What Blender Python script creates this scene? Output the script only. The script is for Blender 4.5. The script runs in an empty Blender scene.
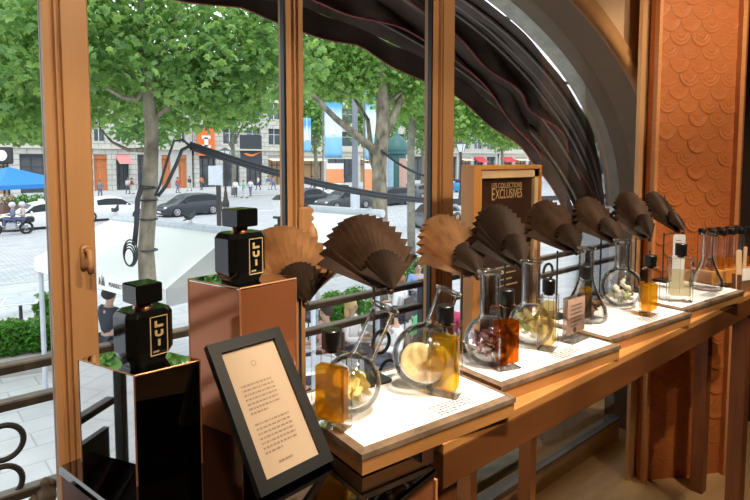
import bpy, math, random
from mathutils import Vector, Matrix
PI = math.pi
rnd = random.Random(7)
S = bpy.context.scene
COL = S.collection
# ------------------------------------------------------------------ camera
EYE = Vector((0, 0, 1.4))
F = 565.0; Y0 = 199.5; PITCH = math.radians(4.0)
YAW = math.radians(48.8)                       # angle between view axis and the window wall
FH = Vector((math.cos(YAW), math.sin(YAW), 0)) # horizontal view direction
RT = Vector((math.sin(YAW), -math.cos(YAW), 0))
FW = FH * math.cos(PITCH) + Vector((0, 0, -math.sin(PITCH)))
UP = FH * math.sin(PITCH) + Vector((0, 0, math.cos(PITCH)))
cam_d = bpy.data.cameras.new('camera'); cam = bpy.data.objects.new('camera', cam_d); COL.objects.link(cam)
cam_d.sensor_width = 36; cam_d.lens = 36 * F / 750; cam_d.shift_y = -(250 - Y0) / 750
cam_d.clip_start = 0.02; cam_d.clip_end = 600
m = Matrix.Identity(4)
for i in range(3):
    m[i][0] = RT[i]; m[i][1] = UP[i]; m[i][2] = -FW[i]; m[i][3] = EYE[i]
cam.matrix_world = m
S.camera = cam
S.view_settings.view_transform = 'Standard'; S.view_settings.look = 'None'
S.view_settings.gamma = 1; S.view_settings.exposure = 0; S.view_settings.use_curve_mapping = False

def ray(px, py): return FW + RT * ((px - 375) / F) - UP * ((py - Y0) / F)
def onz(px, py, Z):
    d = ray(px, py); return EYE + d * ((Z - EYE.z) / d.z)
def onn(px, py, n):
    d = ray(px, py); return EYE + d * (n / d.y)
def atz(px, py, z):
    d = ray(px, py); return EYE + d * (z / d.dot(FH))
ZG = 1.4 - 3.65                                # street level
ZT = 1.4 - 0.455                               # table top
ZP = 1.4 - 0.42                                # display plate top
ZC = 1.4 - 0.457                               # cabinet top
def gnd(px, z, Z=ZG):                          # a ground point under picture column px at depth z
    p = atz(px, 160, z); return Vector((p.x, p.y, Z))

# ------------------------------------------------------------------ materials
def nt(name):
    m = bpy.data.materials.new(name); m.use_nodes = True
    t = m.node_tree; t.nodes.clear()
    o = t.nodes.new('ShaderNodeOutputMaterial')
    return m, t, o
def mixrgb(t, a, b, fac, mode='MIX'):
    n = t.nodes.new('ShaderNodeMix'); n.data_type = 'RGBA'; n.blend_type = mode
    for k, v in ((6, a), (7, b)):
        if isinstance(v, tuple): n.inputs[k].default_value = (*v[:3], 1)
        else: t.links.new(v, n.inputs[k])
    if isinstance(fac, float): n.inputs[0].default_value = fac
    else: t.links.new(fac, n.inputs[0])
    return n.outputs[2]
def ramp(t, src, stops):
    r = t.nodes.new('ShaderNodeValToRGB'); t.links.new(src, r.inputs[0])
    e = r.color_ramp.elements
    while len(e) < len(stops): e.new(0.5)
    for q, (p, c) in zip(e, stops):
        q.position = p; q.color = (*c, 1) if len(c) == 3 else c
    return r.outputs[0]
def coords(t, scale=(1, 1, 1), rot=(0, 0, 0), kind='Object'):
    c = t.nodes.new('ShaderNodeTexCoord'); mp = t.nodes.new('ShaderNodeMapping')
    mp.inputs['Scale'].default_value = scale; mp.inputs['Rotation'].default_value = rot
    t.links.new(c.outputs[kind], mp.inputs[0]); return mp.outputs[0]
def noise(t, v, scale, detail=4, rough=0.55):
    n = t.nodes.new('ShaderNodeTexNoise'); n.inputs['Scale'].default_value = scale
    n.inputs['Detail'].default_value = detail; n.inputs['Roughness'].default_value = rough
    t.links.new(v, n.inputs['Vector']); return n
def mat(name, col, rough=0.5, metal=0.0, var=0.12, ns=12, bump=0.0, stretch=(1, 1, 1), emit=None, coat=0.0, spec=0.5, sheen=0):
    m, t, o = nt(name)
    b = t.nodes.new('ShaderNodeBsdfPrincipled')
    v = coords(t, stretch); n = noise(t, v, ns)
    lo = tuple(max(0, c * (1 - var)) for c in col); hi = tuple(min(1, c * (1 + var)) for c in col)
    c = ramp(t, n.outputs[0], [(0.3, lo), (0.7, hi)])
    t.links.new(c, b.inputs['Base Color'])
    b.inputs['Roughness'].default_value = rough; b.inputs['Metallic'].default_value = metal
    b.inputs['Specular IOR Level'].default_value = spec
    if coat: b.inputs['Coat Weight'].default_value = coat; b.inputs['Coat Roughness'].default_value = 0.05
    if bump:
        bp = t.nodes.new('ShaderNodeBump'); bp.inputs['Strength'].default_value = bump; bp.inputs['Distance'].default_value = 0.01
        t.links.new(n.outputs[0], bp.inputs['Height']); t.links.new(bp.outputs[0], b.inputs['Normal'])
    if emit:
        b.inputs['Emission Color'].default_value = (*col, 1); b.inputs['Emission Strength'].default_value = emit
    t.links.new(b.outputs[0], o.inputs[0]); return m
def wood(name, c1, c2, rough=0.4, stretch=(1.2, 14, 14), ns=4, coat=0.0):
    m, t, o = nt(name); b = t.nodes.new('ShaderNodeBsdfPrincipled')
    v = coords(t, stretch); n = noise(t, v, ns, 6, 0.65)
    c = ramp(t, n.outputs[0], [(0.3, c1), (0.5, tuple((p + q) / 2 for p, q in zip(c1, c2))), (0.72, c2)])
    t.links.new(c, b.inputs['Base Color']); b.inputs['Roughness'].default_value = rough
    if coat: b.inputs['Coat Weight'].default_value = coat; b.inputs['Coat Roughness'].default_value = 0.08
    bp = t.nodes.new('ShaderNodeBump'); bp.inputs['Strength'].default_value = 0.08; bp.inputs['Distance'].default_value = 0.004
    t.links.new(n.outputs[0], bp.inputs['Height']); t.links.new(bp.outputs[0], b.inputs['Normal'])
    t.links.new(b.outputs[0], o.inputs[0]); return m
def thin_glass(name, face=(0.97, 0.98, 0.98), edge=(0.5, 0.52, 0.52), power=0.35, gl=0.05, blend=0.35, rim=0.0):
    """clear thin-walled glass: tinted see-through, stronger towards grazing, plus a mirror reflection by Fresnel"""
    m, t, o = nt(name)
    lw = t.nodes.new('ShaderNodeLayerWeight'); lw.inputs['Blend'].default_value = power
    c = ramp(t, lw.outputs['Facing'], [(0.55, face), (0.97, edge)])
    tr = t.nodes.new('ShaderNodeBsdfTransparent'); t.links.new(c, tr.inputs[0])
    g = t.nodes.new('ShaderNodeBsdfGlossy'); g.inputs['Roughness'].default_value = 0.03
    fr = t.nodes.new('ShaderNodeLayerWeight'); fr.inputs['Blend'].default_value = blend
    mr = t.nodes.new('ShaderNodeMath'); mr.operation = 'MULTIPLY_ADD'; mr.inputs[1].default_value = 0.75; mr.inputs[2].default_value = gl
    t.links.new(fr.outputs['Fresnel'], mr.inputs[0])
    mx = t.nodes.new('ShaderNodeMixShader'); t.links.new(mr.outputs[0], mx.inputs[0])
    t.links.new(tr.outputs[0], mx.inputs[1]); t.links.new(g.outputs[0], mx.inputs[2])
    if rim:
        tl = t.nodes.new('ShaderNodeBsdfDiffuse'); tl.inputs[0].default_value = (0.9, 0.88, 0.84, 1)  # pale rim colour imitates light scattered in the glass edges
        rf = ramp(t, lw.outputs['Facing'], [(0.62, (0, 0, 0)), (1.0, (rim, rim, rim))])
        m2 = t.nodes.new('ShaderNodeMixShader'); t.links.new(rf, m2.inputs[0]); t.links.new(mx.outputs[0], m2.inputs[1]); t.links.new(tl.outputs[0], m2.inputs[2]); mx = m2
    t.links.new(mx.outputs[0], o.inputs[0]); return m
def liquid(name, col, diff=0.25):
    m, t, o = nt(name)
    tr = t.nodes.new('ShaderNodeBsdfTransparent'); tr.inputs[0].default_value = (*col, 1)
    tl = t.nodes.new('ShaderNodeBsdfTranslucent'); tl.inputs[0].default_value = (*col, 1)
    g = t.nodes.new('ShaderNodeBsdfGlossy'); g.inputs['Roughness'].default_value = 0.05
    v = coords(t); n = noise(t, v, 30, 2)
    m1 = t.nodes.new('ShaderNodeMixShader'); m1.inputs[0].default_value = diff
    t.links.new(tr.outputs[0], m1.inputs[1]); t.links.new(tl.outputs[0], m1.inputs[2])
    m2 = t.nodes.new('ShaderNodeMixShader'); m2.inputs[0].default_value = 0.05
    t.links.new(m1.outputs[0], m2.inputs[1]); t.links.new(g.outputs[0], m2.inputs[2])
    t.links.new(m2.outputs[0], o.inputs[0]); return m
def leafmat(name, cols, trans=0.45):
    m, t, o = nt(name)
    gi = t.nodes.new('ShaderNodeNewGeometry')
    c = ramp(t, gi.outputs['Random Per Island'], [(i / (len(cols) - 1), q) for i, q in enumerate(cols)])
    d = t.nodes.new('ShaderNodeBsdfPrincipled'); d.inputs['Roughness'].default_value = 0.5; t.links.new(c, d.inputs['Base Color'])
    d.inputs['Specular IOR Level'].default_value = 0.3
    tl = t.nodes.new('ShaderNodeBsdfTranslucent'); t.links.new(mixrgb(t, c, (0.75, 0.95, 0.2), 0.3), tl.inputs[0])
    mx = t.nodes.new('ShaderNodeMixShader'); mx.inputs[0].default_value = trans
    t.links.new(d.outputs[0], mx.inputs[1]); t.links.new(tl.outputs[0], mx.inputs[2]); t.links.new(mx.outputs[0], o.inputs[0]); return m
def brickmat(name, c1, c2, mortar, scale, bw=0.5, rh=0.25, rough=0.8, msize=0.02, rot=(0, 0, 0)):
    m, t, o = nt(name); b = t.nodes.new('ShaderNodeBsdfPrincipled')
    v = coords(t, (1, 1, 1), rot); n = noise(t, v, 1.3, 5)
    k = t.nodes.new('ShaderNodeTexBrick'); t.links.new(v, k.inputs['Vector'])
    k.inputs['Color1'].default_value = (*c1, 1); k.inputs['Color2'].default_value = (*c2, 1); k.inputs['Mortar'].default_value = (*mortar, 1)
    k.inputs['Scale'].default_value = scale; k.inputs['Brick Width'].default_value = bw; k.inputs['Row Height'].default_value = rh
    k.inputs['Mortar Size'].default_value = msize
    c = mixrgb(t, k.outputs[0], ramp(t, n.outputs[0], [(0.3, (0.75, 0.75, 0.75)), (0.7, (1.1, 1.1, 1.1))]), 0.6, 'MULTIPLY')
    t.links.new(c, b.inputs['Base Color']); b.inputs['Roughness'].default_value = rough
    t.links.new(b.outputs[0], o.inputs[0]); return m

M = {}
M['post'] = wood('post_paint', (0.46, 0.235, 0.10), (0.52, 0.275, 0.12), 0.45, (10, 10, 1.0), 3)
M['post_edge'] = mat('black_gasket', (0.012, 0.012, 0.012), 0.4)
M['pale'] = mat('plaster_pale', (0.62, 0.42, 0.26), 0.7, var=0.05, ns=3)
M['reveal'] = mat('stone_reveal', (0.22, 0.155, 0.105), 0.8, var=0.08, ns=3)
M['stonegrey'] = mat('outer_stone', (0.62, 0.60, 0.52), 0.9, var=0.2, ns=14, bump=0.3)
M['panel'] = wood('carved_wood', (0.42, 0.12, 0.032), (0.56, 0.18, 0.05), 0.5, (6, 6, 40), 3)
M['panel_hi'] = wood('carved_wood_edge', (0.6, 0.25, 0.09), (0.7, 0.31, 0.12), 0.45, (6, 6, 40), 3)
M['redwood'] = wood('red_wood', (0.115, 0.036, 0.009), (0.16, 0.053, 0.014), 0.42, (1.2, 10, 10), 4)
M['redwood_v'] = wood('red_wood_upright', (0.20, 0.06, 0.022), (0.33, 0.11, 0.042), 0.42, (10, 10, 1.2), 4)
M['tablewood'] = wood('table_wood', (0.42, 0.17, 0.045), (0.55, 0.25, 0.07), 0.38, (1.0, 12, 12), 4)
M['platewood'] = wood('plate_wood', (0.40, 0.17, 0.05), (0.50, 0.23, 0.07), 0.4, (2, 16, 16), 4)
M['floorwood'] = wood('floor_wood', (0.52, 0.33, 0.15), (0.66, 0.44, 0.21), 0.35, (1.5, 10, 1), 3)
M['skirt'] = wood('skirting_wood', (0.45, 0.3, 0.15), (0.55, 0.38, 0.2), 0.4, (1.5, 12, 12), 3)
M['darkwall'] = mat('dark_wall', (0.03, 0.018, 0.013), 0.6)
M['brownwall'] = mat('brown_wall', (0.16, 0.07, 0.035), 0.6)
M['ceil'] = mat('ceiling_paint', (0.35, 0.25, 0.18), 0.8)
M['blackgloss'] = mat('black_gloss', (0.006, 0.006, 0.006), 0.06, spec=0.6, var=0)
M['blackcap'] = mat('black_cap', (0.012, 0.011, 0.011), 0.3, var=0.05)
M['blacksatin'] = mat('black_satin', (0.012, 0.012, 0.012), 0.35)
M['rod'] = mat('black_rod', (0.02, 0.018, 0.016), 0.4)
M['mirror'] = mat('mirror_glass', (0.80, 0.82, 0.80), 0.02, 1.0, var=0.01)
M['smokemirror'] = mat('smoked_mirror', (0.62, 0.60, 0.58), 0.02, 1.0, var=0.01)
M['copper'] = mat('mirror_orange_reflection', (0.40, 0.135, 0.055), 0.10, 0.5, var=0.03)  # orange seen reflected in the mirror, put into its colour
M['coppertone'] = mat('copper_metal', (0.80, 0.38, 0.2), 0.38, 0.8)
M['gold'] = mat('gold_metal', (0.85, 0.6, 0.25), 0.25, 1.0, var=0.05)
M['goldink'] = mat('gold_ink', (0.78, 0.55, 0.27), 0.4, 0.3, var=0.05)
M['bevel'] = mat('bevelled_mirror', (0.34, 0.23, 0.15), 0.22, 0.35, var=0.35, ns=30, spec=0.9)
M['paper'] = mat('white_paper', (0.92, 0.91, 0.89), 0.6, var=0.015, ns=5)
M['cream'] = mat('cream_paper', (0.46, 0.33, 0.215), 0.7, var=0.03, ns=5)
M['ink'] = mat('grey_ink', (0.14, 0.10, 0.08), 0.7)
M['inkl'] = mat('pale_ink', (0.25, 0.17, 0.11), 0.7)
M['fan'] = mat('fan_paper_lit', (0.34, 0.17, 0.07), 0.38, 0.5, var=0.3, ns=25)  # same paper as the darker fans, light put into the colour
M['fanm'] = mat('fan_paper_shaded', (0.095, 0.052, 0.03), 0.38, 0.5, var=0.3, ns=25)  # same fan paper with shade put into the colour
M['fand'] = mat('fan_paper_dark', (0.055, 0.032, 0.02), 0.4, 0.4, var=0.25, ns=25)  # dark inner pleats; also painted shade for the darkest outer fans
M['pane'] = thin_glass('window_pane', (0.97, 0.985, 0.98), (0.85, 0.9, 0.88), 0.3, 0.0, 0.12)
M['flask'] = thin_glass('flask_glass', (0.99, 0.99, 0.985), (0.66, 0.64, 0.61), 0.34, 0.085, 0.16, 0.35)
M['lipglass'] = thin_glass('flask_lip_glass', (0.88, 0.87, 0.85), (0.7, 0.68, 0.65), 0.4, 0.25, 0.3, 0.6)
M['bglass'] = thin_glass('bottle_glass', (0.99, 0.99, 0.98), (0.85, 0.8, 0.72), 0.25, 0.02, 0.12)
M['bedge'] = thin_glass('bottle_glass_edge', (0.86, 0.82, 0.76), (0.6, 0.55, 0.5), 0.4, 0.22, 0.3)
M['acrylic'] = thin_glass('acrylic_block', (0.96, 0.93, 0.9), (0.6, 0.5, 0.42), 0.4, 0.04, 0.3)
M['liq_gold'] = liquid('liquid_gold', (0.99, 0.66, 0.12), 0.34)
M['liq_yellow'] = liquid('liquid_yellow', (0.99, 0.73, 0.15), 0.32)
M['liq_amber'] = liquid('liquid_amber', (0.80, 0.36, 0.09), 0.2)
M['liq_pale'] = liquid('liquid_pale', (0.97, 0.83, 0.50), 0.25)
M['liq_straw'] = liquid('liquid_straw', (0.97, 0.91, 0.74), 0.25)
M['petal_y'] = mat('petal_yellow', (0.85, 0.70, 0.30), 0.6, var=0.15)
M['petal_w'] = mat('petal_white', (0.85, 0.80, 0.66), 0.6, var=0.1)
M['petal_p'] = mat('petal_purple', (0.28, 0.13, 0.17), 0.7, var=0.35, ns=40)
M['lilac'] = mat('petal_lilac', (0.55, 0.47, 0.62), 0.7, var=0.2)
M['spice'] = mat('spice_brown', (0.22, 0.11, 0.05), 0.7, var=0.3, ns=40)
M['herb'] = mat('herb_green', (0.28, 0.34, 0.10), 0.6, var=0.2)
M['slice'] = mat('fruit_slice', (0.92, 0.66, 0.30), 0.5, var=0.2, ns=20)
M['rackwood'] = wood('rack_wood', (0.62, 0.27, 0.06), (0.75, 0.36, 0.09), 0.4, (3, 16, 16), 4)
M['blotter'] = mat('blotter_card', (0.72, 0.50, 0.30), 0.7, var=0.05)
# outdoors
M['canvas'] = mat('awning_canvas', (0.09, 0.06, 0.046), 0.85, var=0.25, ns=7, bump=0.05)
M['redpipe'] = mat('red_piping', (0.30, 0.07, 0.06), 0.6)
M['steel'] = mat('awning_steel', (0.22, 0.20, 0.18), 0.4, 0.6)
M['iron'] = mat('cast_iron', (0.035, 0.03, 0.028), 0.55, var=0.3)
M['rail'] = mat('weathered_rail', (0.055, 0.040, 0.034), 0.6, var=0.25, ns=20)
M['rail_skylit'] = mat('rail_top_skylit', (0.24, 0.22, 0.205), 0.6, var=0.2)  # sky light on the rail tops, put into the colour
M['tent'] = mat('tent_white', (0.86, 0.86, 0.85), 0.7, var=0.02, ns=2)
M['tentshade'] = mat('tent_shaded', (0.36, 0.36, 0.345), 0.75, var=0.05, ns=3)  # white canvas with the shade of the end slopes put into its colour
M['gutter'] = mat('gutter_zinc', (0.52, 0.56, 0.62), 0.5, var=0.1)
M['bark'] = mat('plane_bark', (0.22, 0.19, 0.14), 0.9, var=0.6, ns=7, bump=0.4, stretch=(1, 1, 0.5))
M['barkfar'] = mat('grey_bark', (0.23, 0.22, 0.18), 0.9, var=0.3, ns=4)
M['leaf'] = leafmat('plane_leaf', [(0.05, 0.14, 0.04), (0.10, 0.23, 0.07), (0.17, 0.34, 0.10), (0.34, 0.54, 0.14), (0.17, 0.33, 0.17)])
M['leaf2'] = leafmat('light_leaf', [(0.09, 0.20, 0.05), (0.16, 0.33, 0.08), (0.27, 0.47, 0.12), (0.40, 0.58, 0.2)])
M['leaffar'] = leafmat('far_leaf', [(0.08, 0.20, 0.07), (0.14, 0.30, 0.09), (0.22, 0.40, 0.12)])
M['hedge'] = leafmat('hedge_leaf', [(0.03, 0.12, 0.02), (0.06, 0.24, 0.03), (0.10, 0.33, 0.05)])
M['cable'] = mat('black_cable', (0.02, 0.022, 0.028), 0.4)
M['road'] = brickmat('cobbles', (0.50, 0.51, 0.54), (0.42, 0.43, 0.46), (0.30, 0.31, 0.33), 1.0, 0.34, 0.2, 0.75, 0.02)
M['asphalt'] = mat('pale_asphalt', (0.50, 0.51, 0.54), 0.8, var=0.08, ns=3)
M['pavement'] = brickmat('paving', (0.52, 0.53, 0.54), (0.47, 0.48, 0.5), (0.36, 0.36, 0.37), 1.0, 0.9, 0.45, 0.7, 0.012)
M['kerb'] = mat('kerb_granite', (0.42, 0.42, 0.43), 0.8)
M['white'] = mat('white_paint', (0.82, 0.82, 0.82), 0.5, var=0.03)
M['tyre'] = mat('tyre_rubber', (0.02, 0.02, 0.02), 0.8)
M['alloy'] = mat('alloy', (0.5, 0.5, 0.52), 0.35, 0.7)
M['carglass'] = mat('car_glass', (0.02, 0.026, 0.03), 0.25, spec=0.25)
M['headlamp'] = mat('headlamp', (0.75, 0.78, 0.8), 0.15)
M['tail'] = mat('tail_lamp', (0.4, 0.02, 0.02), 0.2)
M['shopglass'] = mat('shop_glass', (0.06, 0.07, 0.08), 0.08, spec=0.7, var=0.4, ns=0.6)
M['winglass'] = mat('window_glass', (0.10, 0.12, 0.14), 0.1, spec=0.7, var=0.3, ns=0.5)
M['skin'] = mat('skin', (0.52, 0.32, 0.23), 0.6, var=0.05)
_mc = {}
def colmat(c, rough=0.7, metal=0.0, coat=0.0):
    k = (tuple(round(x, 3) for x in c), rough, metal, coat)
    if k not in _mc: _mc[k] = mat('paint_%d' % len(_mc), c, rough, metal, var=0.08, ns=6, coat=coat)
    return _mc[k]

# ------------------------------------------------------------------ mesh builder
class MB:
    def __init__(s): s.v = []; s.f = []; s.mi = []; s.cur = 0
    def add(s, vs, fs):
        b = len(s.v); s.v += [tuple(x) for x in vs]
        for q in fs: s.f.append(tuple(b + i for i in q)); s.mi.append(s.cur)
        return s
    def hexa(s, p):   # 8 points: bottom 4 ccw, top 4 ccw
        return s.add(p, [(3, 2, 1, 0), (4, 5, 6, 7), (0, 1, 5, 4), (1, 2, 6, 5), (2, 3, 7, 6), (3, 0, 4, 7)])
    def box(s, c, d, rz=0.0, R=None):
        hx, hy, hz = d[0] / 2, d[1] / 2, d[2] / 2
        P = [Vector((x, y, z)) for z in (-hz, hz) for x, y in ((-hx, -hy), (hx, -hy), (hx, hy), (-hx, hy))]
        Rm = R if R is not None else Matrix.Rotation(rz, 3, 'Z')
        return s.hexa([Vector(c) + Rm @ p for p in P])
    def cbox(s, c, d, ch, rz=0.0, chz=None):
        """box with chamfered upright edges and softened top and bottom"""
        hx, hy, hz = d[0] / 2, d[1] / 2, d[2] / 2; chz = ch if chz is None else chz
        Rm = Matrix.Rotation(rz, 3, 'Z')
        def ring(z, ins):
            a, b = hx - ins, hy - ins
            return [(a, -b + ch), (a, b - ch), (a - ch, b), (-a + ch, b), (-a, b - ch), (-a, -b + ch), (-a + ch, -b), (a - ch, -b)], z
        vs = []; 
        for pts, z in (ring(-hz, chz), ring(-hz + chz, 0), ring(hz - chz, 0), ring(hz, chz)):
            vs += [Vector(c) + Rm @ Vector((x, y, z)) for x, y in pts]
        fs = [tuple(range(7, -1, -1)), tuple(range(24, 32))]
        for k in range(3):
            for i in range(8): fs.append((k * 8 + i, k * 8 + (i + 1) % 8, k * 8 + 8 + (i + 1) % 8, k * 8 + 8 + i))
        return s.add(vs, fs)
    def prism(s, base, top):
        n = len(base); fs = [tuple(range(n - 1, -1, -1)), tuple(range(n, 2 * n))]
        fs += [(i, (i + 1) % n, n + (i + 1) % n, n + i) for i in range(n)]
        return s.add(list(base) + list(top), fs)
    def lathe(s, prof, c=(0, 0, 0), seg=24, R=None, close=False):
        vs = []; n = len(prof); Rm = R or Matrix.Identity(3); c = Vector(c)
        for r, z in prof:
            for i in range(seg):
                a = 2 * PI * i / seg; vs.append(c + Rm @ Vector((r * math.cos(a), r * math.sin(a), z)))
        fs = []
        for k in range(n - 1):
            for i in range(seg): fs.append((k * seg + i, k * seg + (i + 1) % seg, (k + 1) * seg + (i + 1) % seg, (k + 1) * seg + i))
        if prof[0][0] > 1e-6 and close: fs.append(tuple(range(seg - 1, -1, -1)))
        if prof[-1][0] > 1e-6 and close: fs.append(tuple(range((n - 1) * seg, n * seg)))
        return s.add(vs, fs)
    def cyl(s, c, r, h, seg=20, R=None): return s.lathe([(0, -h / 2), (r, -h / 2), (r, h / 2), (0, h / 2)], c, seg, R)
    def ball(s, c, r, seg=12, sc=(1, 1, 1), R=None):
        n = max(5, seg // 2); Rm = R or Matrix.Identity(3)
        vs = []; fs = []
        for k in range(n + 1):
            th = PI * k / n
            for i in range(seg):
                a = 2 * PI * i / seg
                vs.append(Vector(c) + Rm @ Vector((r * sc[0] * math.sin(th) * math.cos(a), r * sc[1] * math.sin(th) * math.sin(a), -r * sc[2] * math.cos(th))))
        for k in range(n):
            for i in range(seg): fs.append((k * seg + i, k * seg + (i + 1) % seg, (k + 1) * seg + (i + 1) % seg, (k + 1) * seg + i))
        return s.add(vs, fs)
    def tube(s, pts, r, seg=8, closed=False):
        pts = [Vector(p) for p in pts]; n = len(pts)
        rs = r if isinstance(r, (list, tuple)) else [r] * n
        vs = []; prev = None
        for i, p in enumerate(pts):
            if closed: d = pts[(i + 1) % n] - pts[i - 1]
            else: d = pts[min(i + 1, n - 1)] - pts[max(i - 1, 0)]
            d = d.normalized() if d.length > 1e-9 else Vector((0, 0, 1))
            if prev is None:
                u = d.cross(Vector((0, 0, 1)))
                if u.length < 1e-3: u = d.cross(Vector((1, 0, 0)))
            else:
                u = prev - d * prev.dot(d)
                if u.length < 1e-5: u = d.orthogonal()
            u.normalize(); w = d.cross(u); prev = u
            for k in range(seg):
                a = 2 * PI * k / seg; vs.append(p + (u * math.cos(a) + w * math.sin(a)) * rs[i])
        fs = []
        for i in range(n if closed else n - 1):
            j = (i + 1) % n
            for k in range(seg): fs.append((i * seg + k, i * seg + (k + 1) % seg, j * seg + (k + 1) % seg, j * seg + k))
        if not closed: fs += [tuple(range(seg - 1, -1, -1)), tuple(range((n - 1) * seg, n * seg))]
        return s.add(vs, fs)
    def grid(s, P):
        r, c = len(P), len(P[0]); vs = [p for row in P for p in row]
        return s.add(vs, [(i * c + j, i * c + j + 1, (i + 1) * c + j + 1, (i + 1) * c + j) for i in range(r - 1) for j in range(c - 1)])
    def build(s, name, mt, parent=None, smooth=False, loc=None, recalc=False):
        me = bpy.data.meshes.new(name); me.from_pydata(s.v, [], s.f)
        ms = mt if isinstance(mt, (list, tuple)) else [mt]
        for q in ms: me.materials.append(q)
        if len(ms) > 1: me.polygons.foreach_set('material_index', s.mi)
        if smooth: me.polygons.foreach_set('use_smooth', [True] * len(me.polygons))
        if recalc:
            import bmesh
            b = bmesh.new(); b.from_mesh(me); bmesh.ops.recalc_face_normals(b, faces=b.faces); b.to_mesh(me); b.free()
        me.update()
        o = bpy.data.objects.new(name, me); COL.objects.link(o)
        if parent is not None: o.parent = parent
        if loc is not None: o.location = loc
        return o
def smooth_by_angle(o, deg=35):
    me = o.data
    me.polygons.foreach_set('use_smooth', [True] * len(me.polygons))
    import bmesh
    b = bmesh.new(); b.from_mesh(me)
    for e in b.edges:
        if len(e.link_faces) == 2 and e.calc_face_angle(0) > math.radians(deg): e.smooth = False
    b.to_mesh(me); b.free(); return o
def bevel(o, w, seg=2):
    md = o.modifiers.new('bevel', 'BEVEL'); md.width = w; md.segments = seg; md.limit_method = 'ANGLE'; return o
def tag(o, label, cat, group=None, kind=None):
    o['label'] = label; o['category'] = cat
    if group: o['group'] = group
    if kind: o['kind'] = kind
    return o
def thing(name, label, cat, loc=(0, 0, 0), rz=0.0, group=None):
    o = bpy.data.objects.new(name, None); COL.objects.link(o); o.empty_display_size = 0.05
    o.location = loc; o.rotation_euler = (0, 0, rz); return tag(o, label, cat, group)
def struct(o, label=None, cat='room'):
    o['kind'] = 'structure'
    if label: o['label'] = label
    o['category'] = cat; return o
def text_mesh(txt, size, mt, parent, name, mtx, ext=0.0006, xs=1.0):
    cu = bpy.data.curves.new('t', 'FONT'); cu.body = txt; cu.size = size; cu.extrude = ext; cu.align_x = 'CENTER'; cu.resolution_u = 3
    ob = bpy.data.objects.new('t', cu); COL.objects.link(ob)
    bpy.context.view_layer.update()
    me = bpy.data.meshes.new_from_object(ob.evaluated_get(bpy.context.evaluated_depsgraph_get()))
    bpy.data.objects.remove(ob)
    me.transform(mtx @ Matrix.Diagonal((xs, 1, 1, 1))); me.name = name; me.materials.clear(); me.materials.append(mt)
    o = bpy.data.objects.new(name, me); COL.objects.link(o); o.parent = parent; return o
def frame_mtx(o, ex, ey, ez):
    q = Matrix.Identity(4)
    for i in range(3): q[i][0] = ex[i]; q[i][1] = ey[i]; q[i][2] = ez[i]; q[i][3] = o[i]
    return q
def words(mb, ox, oy, w, rows, rh, mtx, seed=1, hgt=0.45):
    """illegible small print: rows of short word-like dashes"""
    r = random.Random(seed)
    for i in range(rows):
        x = 0; lim = w * (1 if i < rows - 1 else r.uniform(0.4, 0.7))
        while x < lim:
            l = min(r.uniform(0.03, 0.12) * w, lim - x)
            if l > 0.01 * w:
                y = oy - i * rh
                P = [(ox + x, y), (ox + x + l, y), (ox + x + l, y + rh * hgt), (ox + x, y + rh * hgt)]
                mb.add([mtx @ Vector((a, b, 0)) for a, b in P], [(0, 1, 2, 3)])
            x += l + 0.025 * w
# ================================================================== the room
S0, SA, SB, SC = 0.9, 1.955, 1.0, 1.16        # arched opening: centre, half width, rise, spring height
def arch_z(s):
    q = 1 - ((s - S0) / SA) ** 2
    return SC + SB * math.sqrt(max(q, 0))
def arch_pts(n, k=48, da=0.0):
    return [Vector((S0 - (SA + da) * math.cos(PI * i / k), n, SC + (SB + da) * math.sin(PI * i / k))) for i in range(k + 1)]
ZCEIL = 2.9
mb = MB()
for n in (1.15, 1.35):
    A = arch_pts(n)
    for i in range(len(A) - 1):
        mb.add([A[i], A[i + 1], (A[i + 1].x, n, ZCEIL), (A[i].x, n, ZCEIL)], [(0, 1, 2, 3)])
    for a, b in ((-1.7, A[0].x), (A[-1].x, 3.5)):
        mb.add([(a, n, -0.1), (b, n, -0.1), (b, n, ZCEIL), (a, n, ZCEIL)], [(0, 1, 2, 3)])
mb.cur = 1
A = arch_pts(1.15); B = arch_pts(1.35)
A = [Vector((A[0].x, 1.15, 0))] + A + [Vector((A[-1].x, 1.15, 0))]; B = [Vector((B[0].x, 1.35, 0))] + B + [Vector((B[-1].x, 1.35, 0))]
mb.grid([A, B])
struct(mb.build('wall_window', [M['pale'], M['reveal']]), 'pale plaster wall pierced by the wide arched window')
mb = MB(); A = arch_pts(1.13, 60, 0.0); ring = []
for da, n in ((0.0, 1.15), (0.0, 1.125), (0.03, 1.112), (0.05, 1.13), (0.075, 1.122), (0.09, 1.15)): ring.append(arch_pts(n, 60, da))
mb.grid(ring)
struct(mb.build('trim_1', M['post'], smooth=True), 'narrow wooden moulding round the arched opening')
mb = MB(); mb.grid([arch_pts(1.352, 48, 0.0), arch_pts(1.42, 48, -0.012), arch_pts(1.44, 48, 0.25), arch_pts(1.352, 48, 0.25)])
struct(mb.build('trim_2', M['stonegrey']), 'pale rough stone edge on the outside of the arch')
mb = MB(); mb.box((0.9, -0.7, -0.05), (5.2, 4.36, 0.1))
struct(mb.build('floor', M['floorwood']), 'pale wooden floor')
mb = MB(); mb.box((0.9, -0.7, ZCEIL + 0.05), (5.2, 4.4, 0.1))
struct(mb.build('ceiling', M['ceil']), 'dim ceiling')
mb = MB(); mb.box((0.9, -2.65, 1.4), (5.2, 0.1, 3.0)); struct(mb.build('wall_back', M['darkwall']), 'dark wall behind the viewer')
mb = MB(); mb.box((-1.7, -0.7, 1.4), (0.1, 4.36, 3.0)); struct(mb.build('wall_left', M['brownwall']), 'brown wall at the left end')
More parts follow.
